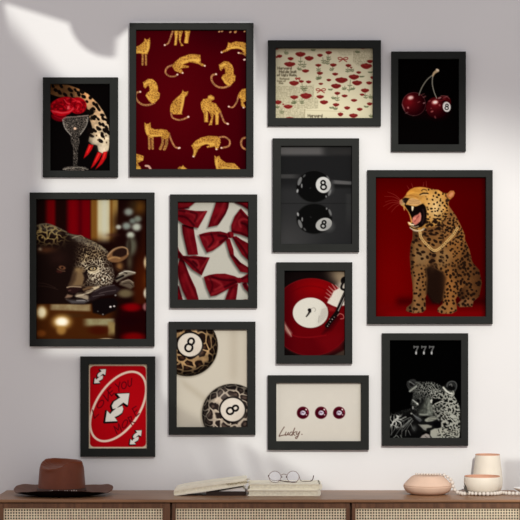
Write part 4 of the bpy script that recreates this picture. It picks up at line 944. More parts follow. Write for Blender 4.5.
def art_triple_seven(R):
    a = Art(R, (2, 2, 2)); A, N, O, P, Q = T(386, 335, 6.5), T(388, 375, 13), T(424, 375, 13), T(388, 405, 13), T(424, 405, 13)
    X, Y = a.X, a.Y
    for k, ox in enumerate((0, 50, 100)):
        c = (98, 98, 98)
        a.poly(A([(182 + ox, 72), (188 + ox, 72), (190 + ox, 76), (216 + ox, 74), (216 + ox, 80), (206 + ox, 100), (203 + ox, 128), (194 + ox, 128), (196 + ox, 104), (206 + ox, 84), (190 + ox, 83), (187 + ox, 90), (182 + ox, 90)]), c, .5)
        a.ell(*A([(198.5 + ox, 119)])[0], .8, 1.5, (184, 184, 184), 0, .8)
    shoulder = [(392, 417), (400, 411), (412, 408), (420, 410), (424, 440), (388, 441)]
    head = O([(-165, 95), (-130, 92), (-70, 85), (0, 92), (60, 84), (130, 96), (210, 130), (250, 150), (300, 108), (350, 84), (400, 88), (425, 120), (425, 175), (400, 230), (385, 265), (420, 320), (455, 390), (470, 470)]) + Q([(470, 130), (470, 330), (440, 450), (90, 450), (80, 350), (0, 350), (-160, 300), (-190, 200)]) + N([(385, 470), (330, 440), (300, 380), (320, 300), (335, 230), (290, 215), (262, 160), (262, 85), (300, 62), (340, 75), (372, 105), (400, 95)])
    m = a.poly(head, 0, 1.0, ret=True); ms = a.poly(shoulder, 0, 1.2, ret=True)
    a.full(m, (17, 18, 17)); a.full(ms * .8, (10, 10, 10))
    lightR = sstep(418, 440, X)
    # small net on the crown
    f1, f2, rid = cells(X, Y, 3.0, 8, .85, .3, .5)
    net = sstep(.36, .08, f2 - f1) * (.45 + .8 * fbm(X, Y, 2.5, 18))
    crown = np.exp(-(((X - 428) / 13) ** 4 + ((Y - 390) / 9) ** 4))
    a.full(m * net * crown * (.55 + .45 * lightR), (196, 198, 188)); 
    f1, f2, rid = cells(X, Y, 2.9, 12, 1.15, 1.0, .45)
    ck = m * sstep(427, 436, X + (Y - 405) * .1) * sstep(417, 413, Y - np.clip(X - 436, 0, 99) * 4) * sstep(388, 393, Y - (X - 440) * .12)
    dark = sstep(.40, .26, f1) * (rid > .1)
    a.full(ck * (.35 + .5 * sstep(438, 452, X)), (150, 152, 142)); a.full(ck * sstep(.35, .12, f2 - f1) * .5, (206, 206, 194)); a.full(ck * dark, (10, 10, 9))
    # dim left cheek and ruff
    f1, f2, rid = cells(X, Y, 2.0, 17, .9, -.8, .6)
    a.full(m * sstep(.3, .05, f2 - f1) * sstep(424, 416, X) * sstep(420, 408, Y) * .5, (128, 130, 124))
    # bridge of the nose
    fz = fbm(X, Y, 1.8, 41)[..., None]
    br = a.poly(O([(40, 300), (75, 300), (95, 340), (100, 400), (118, 470), (112, 530), (40, 548), (-60, 540), (-62, 480), (-25, 410), (15, 350)]), 0, 3.4, ret=True)
    a.full(br * .85, np.array((96, 100, 92)) * (.55 + .8 * fz) * np.clip(.55 + (X - 418)[..., None] / 22, .4, 1.15))
    a.full(br * np.exp(-((X - 429.5) / 2.2) ** 2) * .4, (146, 150, 140)); a.full(br * sstep(411, 416, Y) * .45, (50, 52, 50))
    for pts in ([(60, 320), (52, 360), (30, 420)], [(88, 360), (80, 420), (96, 480)], [(40, 440), (30, 500)]): a.stroke(O(pts), .5, (38, 40, 38), .8, .7)
    # ears
    a.ell(*N([(322, 108)])[0], 4.6, 3.8, (44, 45, 44), -30, 1.2); a.ell(*N([(318, 118)])[0], 2.6, 2.2, (14, 14, 14), -30, 1); a.stroke(N([(285, 90), (310, 100), (345, 125)]), 1.0, (124, 125, 122), 1, .8); a.stroke(N([(262, 88), (255, 130), (275, 175)]), .6, (56, 56, 56), .9); a.stroke(N([(290, 212), (335, 178), (375, 148)]), 1.8, (142, 144, 136), .9, .95); a.stroke(N([(372, 100), (400, 105), (430, 130)]), 1.2, (84, 86, 82), 1)
    a.ell(*O([(360, 135)])[0], 5.4, 4.4, (34, 35, 35), 0, 1); a.ell(*O([(358, 168)])[0], 3.6, 2.4, (8, 8, 8), 10, 1); a.stroke(O([(300, 150), (312, 110), (350, 86), (400, 90), (424, 125), (420, 175), (400, 205)]), .7, (104, 106, 104), 1, .8)
    a.stroke(O([(335, 130), (355, 120), (365, 145)]), 1.0, (124, 124, 120), 1, .8); a.stroke(O([(255, 165), (290, 205), (330, 235), (360, 242)]), 1.8, (198, 198, 188), 1); a.stroke(O([(380, 210), (390, 250)]), 1.0, (160, 160, 150), 1)
    # eyes
    a.poly(O([(105, 320), (150, 305), (215, 312), (250, 330), (200, 345), (160, 365), (125, 385), (108, 365)]), (6, 6, 6), .8); a.poly(O([(85, 330), (108, 312), (115, 330), (105, 365), (88, 362)]), (194, 194, 184), 1.0); a.stroke(O([(120, 400), (165, 370), (240, 338)]), .9, (186, 186, 176), .8); a.stroke(O([(130, 420), (200, 400), (240, 370)]), .8, (110, 112, 104), .9, .8); a.stroke(O([(140, 390), (165, 420), (220, 420)]), 1.4, (52, 54, 50), 1)
    a.stroke(N([(330, 325), (365, 355), (395, 385)]), 1.1, (168, 170, 164), .8); a.stroke(N([(320, 345), (355, 365), (385, 395)]), .7, (80, 82, 78), .8); a.ell(*N([(388, 372)])[0], .9, .8, (212, 212, 204), 30, .7); a.stroke(N([(420, 300), (425, 350)]), 1.0, (96, 98, 94), .9); a.ell(*N([(400, 335)])[0], 2, 1.4, (6, 6, 6), 20, 1)
    # nose, mouth and chin
    a.poly(P([(420, 150), (470, 142), (560, 145), (520, 185), (470, 175)]), (8, 8, 8), 1.0); a.stroke(P([(420, 120), (470, 125), (520, 120)]), 1.4, (134, 138, 128), 1.2)
    a.poly(Q([(20, 185), (70, 155), (150, 145), (170, 180), (110, 210), (40, 220), (15, 205)]), (146, 148, 136), 1.0, .95); a.stroke(Q([(70, 170), (150, 160)]), .5, (60, 60, 56), .7); a.stroke(Q([(60, 195), (140, 185)]), .5, (70, 70, 66), .7)
    a.poly(P([(330, 120), (400, 150), (450, 195), (420, 220), (370, 180)]), (84, 86, 88), 1.2, .8); a.poly(P([(400, 250), (450, 255), (520, 262), (500, 330), (470, 320), (430, 280)]), (138, 138, 130), 1.2, .9); a.poly(Q([(-30, 260), (60, 250), (115, 262), (100, 290), (30, 300)]), (138, 138, 128), 1.2); a.poly(Q([(0, 225), (110, 215), (180, 200), (230, 215), (200, 290), (130, 280), (50, 250)]), (12, 12, 13), 1.6)
    a.poly(Q([(120, 230), (190, 205), (235, 230), (210, 300), (150, 300)]), (5, 5, 6), 1.4); a.poly(Q([(225, 230), (260, 195), (300, 210), (310, 250), (270, 260), (240, 285)]), (160, 160, 150), 1.2); a.poly(Q([(245, 240), (280, 225), (310, 260), (260, 275)]), (6, 6, 6), 1.0)
    a.poly(P([(420, 430), (450, 395), (500, 370), (540, 385), (560, 445), (430, 450)]), (150, 140, 134), 1.2); a.poly(Q([(-20, 400), (30, 372), (70, 385), (95, 440), (-20, 445)]), (150, 142, 136), 1.2); a.stroke(Q([(20, 400), (50, 425)]), .5, (70, 66, 64), .8)
    pw = a.poly(Q([(90, 330), (140, 305), (220, 300), (300, 305), (400, 310), (450, 345), (460, 410), (440, 440), (120, 440), (85, 390)]), 0, 1, ret=True)
    f1, f2, rid = cells(X, Y, 2.2, 44, 1.2, .2, .5)
    a.full(pw, (158, 158, 146)); a.full(pw * sstep(.42, .26, f1) * sstep(436, 440, X), (10, 10, 10)); a.full(pw * sstep(.36, .2, f1) * sstep(450, 455, X), (6, 6, 6)); a.stroke(Q([(440, 330), (460, 380), (440, 425)]), .7, (196, 194, 182), .8)
    a.blur(424, 418, 15, 11, .4, 1); a.blur(418, 400, 9, 10, .3, 1)
    # ruff: long pale strands, whiskers, light patches of the shoulder
    for p in ([(300, 160), (215, 200), (130, 270), (40, 390)], [(320, 180), (240, 240), (150, 330), (105, 400)], [(290, 200), (200, 290), (185, 400)], [(280, 190), (250, 250), (205, 290)], [(330, 200), (270, 280), (240, 340)], [(310, 170), (260, 260), (190, 340)], [(60, 300), (55, 390)], [(320, 110), (380, 160), (430, 180)], [(240, 330), (235, 400)], [(300, 240), (330, 300), (350, 330)], [(270, 330), (300, 390)]):
        a.stroke(P(p), (.8, .4), (124, 126, 122), .7, .75)
    sp = np.exp(-(((X - 396) / 7.5) ** 4 + ((Y - 421.5) / 7) ** 4))
    f1, f2, rid = cells(X, Y, 4.6, 71, 1.1, .5, .5)
    a.full(sp * sstep(.34, .1, f2 - f1) * (.5 + .7 * fbm(X, Y, 3, 5)), (206, 207, 200))
    for p, w in (([(120, 140), (145, 160), (105, 190)], 1.2), ([(105, 185), (80, 225), (50, 262)], 1.2), ([(170, 190), (215, 165), (240, 155)], .9)):
        a.stroke(P(p), w, (200, 201, 194), 1.2, .8)
    a.stroke(P([(30, 434), (250, 430), (420, 434)]), .6, (120, 120, 108), .8, .7); a.stroke(P([(80, 425), (120, 395), (150, 425)]), .7, (120, 122, 116), .8); a.stroke(P([(170, 390), (190, 430)]), .7, (112, 114, 108), .8)
    a.glow(*P([(345, 300)])[0], 2.4, 3, (76, 78, 76), .8); a.ell(*P([(310, 110)])[0], .8, .8, (150, 150, 144), 0, .8); a.ell(*P([(330, 35)])[0], .6, 1.6, (150, 150, 146), 0, .8)
    f1, f2, rid = cells(X, Y, 2.2, 51, 1.2, .7, .6)
    a.full(ms * sstep(.25, .06, f2 - f1) * sstep(416, 408, Y) * .6, (74, 75, 72))
    return a
# ------------------------------------------------------------------ frames: outer and inner edges in photo pixels
FRAMES = [
 (art_rose_glass, (42.7, 77.2, 117.8, 177.0), (50.2, 83.9, 109.6, 170.5), 'small black picture frame with red roses in a crystal glass beside a spotted paw'),
 (art_leopard_pattern, (129.4, 22.8, 253.5, 176.4), (136.0, 29.8, 246.2, 169.0), 'large black picture frame with golden leopards scattered over dark red'),
 (art_news_roses, (267.9, 40.1, 381.0, 125.8), (275.8, 47.9, 373.0, 117.9), 'wide black picture frame with small red roses printed over cream newspaper'),
 (art_cherries, (391.5, 51.4, 466.0, 151.3), (398.3, 58.9, 459.0, 144.2), 'small black picture frame with two shiny dark cherries on black'),
 (art_ball_reflection, (272.6, 138.2, 359.2, 251.9), (281.0, 146.0, 351.8, 243.9), 'black picture frame with a black number eight ball and its mirror reflection'),
 (art_dozing_leopard, (29.5, 192.4, 154.3, 346.5), (36.1, 199.2, 146.2, 338.9), 'large black picture frame with a leopard resting its head before a red curtain'),
 (art_bows, (169.9, 194.3, 257.3, 307.9), (177.8, 201.8, 248.4, 299.6), 'black picture frame with dark red satin bows on pale grey'),
 (art_roaring_leopard, (367.5, 170.0, 492.8, 324.0), (376.0, 177.2, 486.0, 316.4), 'large black picture frame with a roaring seated leopard on deep red'),
 (art_record, (276.4, 262.2, 352.4, 363.8), (284.5, 270.8, 344.9, 355.3), 'small black picture frame with a red vinyl record on a turntable'),
 (art_leopard_balls, (168.7, 321.6, 255.5, 434.9), (176.6, 329.7, 247.3, 427.2), 'black picture frame with two leopard spotted number eight balls on cream'),
 (art_playing_card, (80.2, 356.4, 155.0, 456.8), (88.5, 364.2, 147.0, 448.6), 'small black picture frame with a red card of white arrows reading LOVE YOU MORE'),
 (art_lucky, (267.8, 375.3, 369.0, 450.0), (276.4, 383.0, 361.2, 441.3), 'wide black picture frame with three dark red discs and handwritten Lucky on cream'),
 (art_triple_seven, (382.2, 333.2, 468.3, 445.9), (390.0, 340.4, 461.1, 438.0), 'black picture frame with a grey leopard face under the number 777 on black'),
]
# ------------------------------------------------------------------ room
m_wall = mat_plain('wall_paint', (222, 220, 220), 0.9, 0.1, 0.012, 3.0, 0.03)
m_floor = mat_wood('floor_oak', (196, 176, 152), (218, 200, 176), 0.5, 'X')

bm = bmesh.new(); add_box(bm, (-4.0, 0.0, 0.0), (4.0, 0.12, 2.9))
tag(from_bm('wall_back', bm, m_wall), kind='structure')
bm = bmesh.new(); add_box(bm, (-4.0, -7.5, -0.05), (4.0, 0.12, 0.0))
tag(from_bm('floor', bm, m_floor), kind='structure')

# ------------------------------------------------------------------ framed pictures
m_frame = mat_plain('black_frame_wood', (28, 29, 27), 0.6, 0.12, 0.10, 14.0, 0.05)

def mat_print():
    m, nt, b = mat_new('printed_paper')
    at = nt.nodes.new('ShaderNodeAttribute'); at.attribute_name = 'paint'
    nt.links.new(at.outputs['Color'], b.inputs['Base Color'])
    b.inputs['Roughness'].default_value = 0.7
    b.inputs['Specular IOR Level'].default_value = 0.0
    return m
m_print = mat_print()

def make_frame(fn, outer, inner, label, gain):
    dp = 0.021
    c = W((outer[0] + outer[2]) / 2, (outer[1] + outer[3]) / 2, 0.0)
    root = tag(empty('picture_frame', c), label, 'picture frame', 'black framed prints hung on the wall')
    def rect(r, y, grow=0.0):
        a, b = W(r[0], r[1], dp), W(r[2], r[3], dp)
        x0, z1, x1, z0 = a.x - grow - c.x, a.z + grow - c.z, b.x + grow - c.x, b.z - grow - c.z
        return [Vector((x0, y, z0)), Vector((x1, y, z0)), Vector((x1, y, z1)), Vector((x0, y, z1))]
    bm = bmesh.new()
    loops = [rect(outer, 0.0), rect(outer, -dp + .0016), rect(outer, -dp + .0004, -.0006), rect(outer, -dp, -.0018),
             rect(inner, -dp, .0014), rect(inner, -dp + .0004, .0004), rect(inner, -dp + .0014), rect(inner, -.007), rect(inner, 0.0)]
    vr = [[bm.verts.new(p) for p in l] for l in loops]
    for k in range(len(vr)):
        A, B = vr[k], vr[(k + 1) % len(vr)]
        for i in range(4):
            j = (i + 1) % 4
            bm.faces.new((A[i], A[j], B[j], B[i]))
    from_bm('moulding', bm, m_frame, root)
    # the print: a fine sheet whose colours are painted point by point
    a = fn(inner)
    col = a.C.reshape(a.h // 2, 2, a.w // 2, 2, 3).mean(axis=(1, 3))
    h, w = col.shape[:2]
    y = -0.0072
    p, q = rect(inner, y, .0006)[3], rect(inner, y, .0006)[1]
    xs = np.linspace(p.x, q.x, w); zs = np.linspace(p.z, q.z, h)
    V = np.empty((h, w, 3)); V[..., 0] = xs[None, :]; V[..., 1] = y; V[..., 2] = zs[:, None]
    idx = np.arange(h * w).reshape(h, w)
    F = np.stack([idx[:-1, :-1], idx[1:, :-1], idx[1:, 1:], idx[:-1, 1:]], -1).reshape(-1, 4)
    me = bpy.data.meshes.new('print')
    me.vertices.add(h * w); me.vertices.foreach_set('co', V.astype(np.float32).ravel())
    n = len(F)
    me.loops.add(n * 4); me.loops.foreach_set('vertex_index', F.astype(np.int32).ravel())
    me.polygons.add(n); me.polygons.foreach_set('loop_start', np.arange(0, n * 4, 4, dtype=np.int32))
    me.update(calc_edges=True)
    at = me.attributes.new('paint', 'FLOAT_COLOR', 'POINT')
    C = np.ones((h, w, 4), np.float32)
    C[..., :3] = np.clip(lin(col) * gain, 0, 0.95) if not TEST else 0.4
    at.data.foreach_set('color', C.ravel())
    link_mesh('print', me, m_print, root)
    return root

TEST = False
GAINS = [0.97, 0.83, 1.26, 1.27, 0.83, 0.93, 0.87, 0.83, 0.88, 0.935, 1.41, 0.93, 0.90]
for (fn, o, i, label), g in zip(FRAMES, GAINS):
    make_frame(fn, o, i, label, g)

# ------------------------------------------------------------------ sideboard
m_top = mat_wood('walnut_top', (118, 84, 58), (158, 114, 80), 0.38)
m_rail = mat_wood('walnut_rail', (92, 60, 40), (122, 82, 56), 0.5)
m_stile = mat_wood('walnut_stile', (92, 60, 40), (122, 82, 56), 0.5, 'Z')
m_cane = mat_plain('cane_strands', (252, 230, 200), 0.6, 0.2, 0.12, 60.0)
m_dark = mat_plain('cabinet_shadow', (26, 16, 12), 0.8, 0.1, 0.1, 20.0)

DEP = 0.36
fx = (D - DEP) / D * S
XL, XR = (-9.6 - 260) * fx, (531 - 260) * fx
def dx(px): return (px - 260) * fx
def dz(py): return ZC + (CY - py) * fx
root = tag(empty('sideboard', ((XL + XR) / 2, -DEP / 2, 0.0)), 'long brown wooden sideboard with three woven cane doors below the framed prints', 'sideboard')
org = root.location
def sb(name, boxes, mat, parent=None, bevel=0.0015):
    bm = bmesh.new()
    for lo, hi in boxes:
        add_box(bm, Vector(lo) - Vector(org), Vector(hi) - Vector(org), bevel)
    return from_bm(name, bm, mat, parent or root)
z_top0 = dz(502.6)
sb('top', [((XL, -DEP, z_top0), (XR, -0.002, ZT))], m_top, bevel=0.0025)
zb = 0.16
sb('cabinet_body', [((XL + .004, -DEP + .012, zb), (XL + .024, -.006, z_top0)), ((XR - .024, -DEP + .012, zb), (XR - .004, -.006, z_top0)),
                    ((XL + .024, -DEP + .012, zb), (XR - .024, -.006, zb + .02)), ((XL + .024, -.018, zb + .02), (XR - .024, -.006, z_top0)),
                    ((dx(171) - .006, -DEP + .026, zb + .02), (dx(171) + .006, -.018, z_top0)), ((dx(351) - .006, -DEP + .026, zb + .02), (dx(351) + .006, -.018, z_top0)),
                    ((XL + .024, -DEP + .026, z_top0 - .012), (XR - .024, -.018, z_top0))], m_rail)
for px, py in ((XL + .07, -DEP + .06), (XR - .07, -DEP + .06), (XL + .07, -.06), (XR - .07, -.06)):
    bm = bmesh.new()
    rings = []
    for z, r in ((0.0, .013), (.012, .015), (zb, .024)):
        rings.append([Vector((px + r * math.cos(t * math.pi / 8), py + r * math.sin(t * math.pi / 8), z)) - Vector(org) for t in range(16)])
    add_loft(bm, rings)
    from_bm('leg', bm, m_stile, root, True)
yf, yb = -DEP + .004, -DEP + .024
def make_door(a, b, sl, sr):
    """a, b: door edges; sl, sr: inner edges of the stiles, in photo columns"""
    x0, x1 = dx(a) + .0008, dx(b) - .0008
    zt, z0 = z_top0 - .0025, zb + .002
    ztr = dz(508.4)
    bm = bmesh.new()
    O = Vector(org)
    for lo, hi in (((x0, yf, z0), (dx(sl), yb, zt)), ((dx(sr), yf, z0), (x1, yb, zt))):
        add_box(bm, Vector(lo) - O, Vector(hi) - O, .0014)
    for lo, hi in (((dx(sl), yf + .0003, ztr), (dx(sr), yb, zt)), ((dx(sl), yf + .0003, z0), (dx(sr), yb, z0 + .05))):
        add_box(bm, Vector(lo) - O, Vector(hi) - O, .0014)
    door = from_bm('door', bm, m_stile, root)
    # woven cane: flat strands crossing over and under each other
    bm = bmesh.new()
    xa, xb, za, zc_ = dx(sl) - .002, dx(sr) + .002, z0 + .048, ztr + .002
    pitch = 2.72 * fx
    hw = pitch * .235
    nx, nz = int((xb - xa) / pitch), int((zc_ - za) / pitch)
    ym = yf + .009
    for i in range(nx + 1):
        x = xa + (i + .5) * pitch
        if x > xb: break
        add_box(bm, Vector((x - hw, ym - .0012, za)) - O, Vector((x + hw, ym - .0004, zc_)) - O)
    for k in range(nz + 1):
        z = zc_ - (k + .55) * pitch
        if z < za: break
        add_box(bm, Vector((xa, ym - .0004, z - hw * .9)) - O, Vector((xb, ym + .0004, z + hw * .9)) - O)
    from_bm('cane_panel', bm, m_cane, door)
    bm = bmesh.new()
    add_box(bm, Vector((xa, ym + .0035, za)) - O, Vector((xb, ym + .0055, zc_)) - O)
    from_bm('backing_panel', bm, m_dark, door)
make_door(-9.0, 170.3, 3, 162.5)
make_door(171.7, 350.3, 175.5, 346.2)
make_door(351.7, 530.5, 355.5, 520)

# ------------------------------------------------------------------ cowboy hat
m_hat = mat_plain('hat_felt', (106, 45, 11), 0.42, 0.32, 0.08, 40.0, 0.04)
m_brim = mat_plain('brim_felt', (112, 80, 66), 0.6, 0.3, 0.08, 40.0, 0.04)
m_under_shade = mat_plain('shaded_brim_underside', (22, 12, 10), 0.9, 0.05, 0.1, 40.0)  # shade under the brim put into a near-black colour
m_band = mat_plain('hat_band_leather', (62, 34, 24), 0.5, 0.3, 0.1, 40.0)
m_stud = mat_plain('stud_metal', (206, 196, 186), 0.3, 0.5, 0.05, 60.0, 0.0, 0.6)
hd = 0.185
hc = W(63.6, 496, hd); hc.z = ZT
fh = (D - hd) / D * S
root = tag(empty('cowboy_hat', hc), 'brown felt cowboy hat with creased crown standing on the left of the sideboard', 'hat')
N = 96
RX, RY = 49.6 * fh, 0.142
def table(tab):
    """smooth periodic height from (degrees, value) pairs"""
    def f(t):
        d = math.degrees(t) % 360.0
        for (a0, v0), (a1, v1) in zip(tab, tab[1:] + [(tab[0][0] + 360.0, tab[0][1])]):
            if a0 <= d <= a1:
                k = (d - a0) / (a1 - a0)
                k = k * k * (3 - 2 * k)
                return v0 * (1 - k) + v1 * k
        return tab[0][1]
    return f
half = [(90, .0150), (130, .0215), (150, .0262), (165, .0245), (180, .0185), (192, .0140), (205, .0100), (225, .0150), (248, .0205), (270, .0225)]
full_rim = sorted({(a % 360, v) for a, v in half} | {((180 - a) % 360, v) for a, v in half})
rim_z = table([(float(a), v) for a, v in full_rim])
def brim_z(t, r):
    """height of the brim: flat near the crown, curling up to the rim, highest at the two sides"""
    flat = .42 + .34 * max(0.0, -math.sin(t)) ** 1.5
    return .0022 + rim_z(t) * max(0.0, (r - flat) / (1 - flat)) ** 1.7
rings_t, rings_b = [], []
for r in (.40, .48, .56, .64, .70, .75, .80, .84, .88, .92, .95, .98, .994):
    rings_t.append([Vector((RX * r * math.cos(2 * math.pi * i / N), RY * r * math.sin(2 * math.pi * i / N), brim_z(2 * math.pi * i / N, r) + .0012)) for i in range(N)])
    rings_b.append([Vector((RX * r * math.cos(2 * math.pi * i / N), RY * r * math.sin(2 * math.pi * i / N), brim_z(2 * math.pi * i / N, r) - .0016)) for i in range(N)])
mid = [Vector((RX * math.cos(2 * math.pi * i / N), RY * math.sin(2 * math.pi * i / N), brim_z(2 * math.pi * i / N, 1.0) - .0001)) for i in range(N)]
bm = bmesh.new(); add_loft(bm, rings_t + [mid], False, False)
brim = from_bm('brim', bm, m_brim, root, True)
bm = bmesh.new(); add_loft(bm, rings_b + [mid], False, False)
from_bm('shaded_brim_underside', bm, m_under_shade, brim, True)
# crown
CXo = (61.8 - 63.6) * fh
rim_h = table([(0., .1060), (30., .1085), (60., .1095), (90., .1115), (120., .1135), (150., .1125), (168., .1070), (182., .1010), (198., .0935), (216., .0870), (238., .0845), (258., .0870), (274., .0920), (287., .1015), (300., .1085), (315., .1095), (332., .1080)])
def crown_pt(t, z):
    """side wall of the crown at angle t, height z"""
    k = min(1.0, z / .108)
    rx = (24.2 - 2.6 * k - 1.6 * max(0.0, k - .8) / .2) * fh
    ry = .092 - .020 * k
    return CXo + rx * math.cos(t), ry * math.sin(t)
bm = bmesh.new()
rings = []
for k in (0, .12, .3, .5, .7, .82, .9, .95, .98):
    ring = []
    for i in range(N):
        t = 2 * math.pi * i / N
        z = .003 + (rim_h(t) - .003) * k
        x, y = crown_pt(t, z)
        if k > .6:   # a hollow below the pinch
            q = math.exp(-((t - math.radians(238)) / .36) ** 2) * math.sin((k - .6) / .4 * math.pi)
            y += .006 * q
        ring.append(Vector((x, y, z)))
    rings.append(ring)
for q, dzz in ((.975, .0008), (.94, .0006), (.88, -.0010), (.78, -.0045), (.64, -.0080), (.48, -.0095), (.3, -.0080), (.14, -.0060)):
    ring = []
    for i in range(N):
        t = 2 * math.pi * i / N
        h = rim_h(t)
        x, y = crown_pt(t, h)
        e = max(0.0, min(1.0, q * 1.02))
        e = e * e
        ring.append(Vector((CXo + (x - CXo) * q, y * q, h * e + .098 * (1 - e) + dzz)))
    rings.append(ring)
add_loft(bm, rings, False, True)
from_bm('crown', bm, m_hat, root, True)
bm = bmesh.new()
rings = []
for z, o in ((.0075, .0006), (.0078, .0022), (.0235, .0022), (.024, .0006)):
    ring = []
    for i in range(N):
        t = 2 * math.pi * i / N
        x, y = crown_pt(t, z)
        ring.append(Vector((x + o * math.cos(t), y + o * math.sin(t), z)))
    rings.append(ring)
add_loft(bm, rings, False, False)
band = from_bm('hat_band', bm, m_band, root, True)
stud_me = None
for k in range(13):
    px = 53.5 + k * 2.05
    c = max(-1, min(1, ((px - 63.6) * fh - CXo) / (24.0 * fh)))
    t = -math.acos(c)
    x, y = crown_pt(t, .0165)
    if stud_me is None:
        bm = bmesh.new(); bmesh.ops.create_uvsphere(bm, u_segments=12, v_segments=8, radius=.0024)
        o = from_bm('stud', bm, m_stud, band, True); stud_me = o.data
    else:
        o = bpy.data.objects.new('stud', stud_me); COL.objects.link(o); o.parent = band
    o.location = (x + .0022 * math.cos(t), y + .0034 * math.sin(t), .0185 + .0012 * math.sin(k * 1.9))

# ------------------------------------------------------------------ books and notebook
m_cover = mat_plain('cream_cloth', (250, 243, 222), 0.75, 0.15, 0.05, 30.0, 0.05)
m_page = mat_plain('paper_edges', (246, 238, 214), 0.85, 0.1, 0.10, 120.0, 0.08)
m_white = mat_plain('white_paper', (248, 245, 240), 0.85, 0.1, 0.03, 60.0)
m_brown = mat_plain('dark_brown_leather', (52, 34, 26), 0.5, 0.3, 0.1, 40.0, 0.04)
bd = 0.235
fb = (D - bd) / D * S
def bx(px): return (px - 260) * fb
def hardback(name, x0, x1, y0, y1, z0, z1, label, spine_left=True, t=.0028):
    root = tag(empty(name, ((x0 + x1) / 2, (y0 + y1) / 2, z0)), label, 'book', 'cream books stacked on the sideboard')
    O = Vector(root.location)
    bm = bmesh.new()
    for lo, hi in (((x0, y0, z0), (x1, y1, z0 + t)), ((x0, y0, z1 - t), (x1, y1, z1))):
        add_box(bm, Vector(lo) - O, Vector(hi) - O, .0009)
    # rounded spine
    n = 10
    xs = x1 if not spine_left else x0
    sg = 1 if not spine_left else -1
    ring = []
    zm, hz = (z0 + z1) / 2, (z1 - z0) / 2
    pts = [(xs + sg * .006 * math.cos(math.pi * (k / n - .5)) * 1.0, zm + hz * math.sin(math.pi * (k / n - .5))) for k in range(n + 1)]
    pin = [(xs - sg * .004, z1), (xs - sg * .004, z0)]
    ring = pts + pin
    add_loft(bm, [[Vector((x, y, z)) - O for x, z in ring] for y in (y0, y1)])
    from_bm('cover', bm, m_cover, root)
    bm = bmesh.new()
    xi0, xi1 = (x0 + .003, x1 - .004) if spine_left else (x0 + .004, x1 - .003)
    add_box(bm, Vector((xi0, y0 + .003, z0 + t)) - O, Vector((xi1, y1 - .003, z1 - t)) - O)
    from_bm('pages', bm, m_page, root)
    return root
y0, y1 = -bd, -.075
zk = ZT + .0195
ztop = ZT + .0385
hardback('book', bx(247.5), bx(319), y0, y1, ZT, zk, 'lower of the two cream books lying under the eyeglasses', False)
hardback('book', bx(248.5), bx(320.5), y0 + .004, y1, zk, ztop, 'upper of the two cream books, with the eyeglasses on it', False)

# dark notebook with a white wedge of pages
nx0, nx1 = bx(206), bx(246.2)
root = tag(empty('notebook', ((nx0 + nx1) / 2, -.15, ZT)), 'dark brown notebook lying under the leaning cream book, left of the book stack', 'notebook')
O = Vector(root.location)
bm = bmesh.new()
hz = .0068
prof = [(nx0, ZT), (nx1 - hz, ZT)] + [(nx1 - hz + hz * math.sin(math.pi * k / 8), ZT + hz - hz * math.cos(math.pi * k / 8)) for k in range(1, 8)] + [(nx1 - hz, ZT + 2 * hz), (nx0, ZT + 2 * hz)]
add_loft(bm, [[Vector((x, y, z)) - O for x, z in prof] for y in (-.214, -.08)])
from_bm('cover', bm, m_brown, root)
bm = bmesh.new()
wz = ZT + 2 * hz
prof = [(bx(219), wz), (bx(245), wz), (bx(245.2), wz + .004), (bx(242), wz + .0125), (bx(236), wz + .0095), (bx(228), wz + .005)]
add_loft(bm, [[Vector((x, y, z)) - O for x, z in prof] for y in (-.2125, -.09)])
from_bm('pages', bm, m_white, root)

# soft cream book leaning over the notebook
root = tag(empty('book', (bx(174), -.15, ZT)), 'soft cream book leaning from the sideboard onto the side of the book stack', 'book', 'cream books stacked on the sideboard')
O = Vector(root.location)
top, bot = [], []
for px, pt, pb in ((173.6, 492.6, 495.2), (174.2, 490.4, 496.1), (176, 489.0, 496.3), (180, 488.0, 495.8), (188, 486.4, 494.6), (198, 484.9, 493.3), (208, 483.5, 491.9), (218, 482.2, 490.3), (228, 481.0, 488.7), (238, 479.9, 487.0), (244.5, 479.2, 485.9), (246.6, 479.6, 484.6)):
    top.append((bx(px), ZC + (CY - pt) * fb)); bot.append((bx(px), ZC + (CY - pb) * fb))
def shell(f0, f1):
    up = [(x, b + (t - b) * f1) for (x, t), (_, b) in zip(top, bot)]
    dn = [(x, b + (t - b) * f0) for (x, t), (_, b) in zip(top, bot)]
    return up + dn[::-1]
lift = ZT + .0006 - min(z for _, z in bot)
for nm, f0, f1, ya, yb_, mt in (('cover', .62, 1.0, -.226, -.084, m_cover), ('pages', .2, .62, -.2235, -.086, m_page), ('back_cover', 0.0, .2, -.226, -.084, m_cover)):
    bm = bmesh.new()
    add_loft(bm, [[Vector((x, y, z + max(0, lift))) - O for x, z in shell(f0, f1)] for y in (ya, yb_)])
    from_bm(nm, bm, mt, root)
# worn page corners sticking out at its upper end
m_fray = mat_plain('worn_paper', (176, 160, 124), 0.85, 0.1, 0.2, 80.0)
bm = bmesh.new()
rn = random.Random(4)
for k in range(26):
    px = 226 + k * .8
    f = (px - 226) / 20
    pz = ZC + (CY - (485.0 - f * 2.0 + rn.uniform(-.8, .6))) * fb + max(0, lift)
    add_box(bm, Vector((bx(px), -.2295, pz)) - O, Vector((bx(px + rn.uniform(.3, .7)), -.2235, pz + rn.uniform(.0010, .0030))) - O)
for k in range(7):
    a = Vector((bx(244.5), -.2255 + k * .003, ZC + (CY - (481 + k * .55)) * fb + max(0, lift))); b = a + Vector((bx(246.5 + rn.uniform(1.5, 4.5)) - bx(244.5), 0, rn.uniform(.003, .0085) if k < 4 else .002))
    add_tube(bm, [a - O, (a + b) / 2 + Vector((0, 0, .001)) - O, b - O], [.0009, .0007, .0004], 5)
from_bm('worn_edge', bm, m_fray, root)

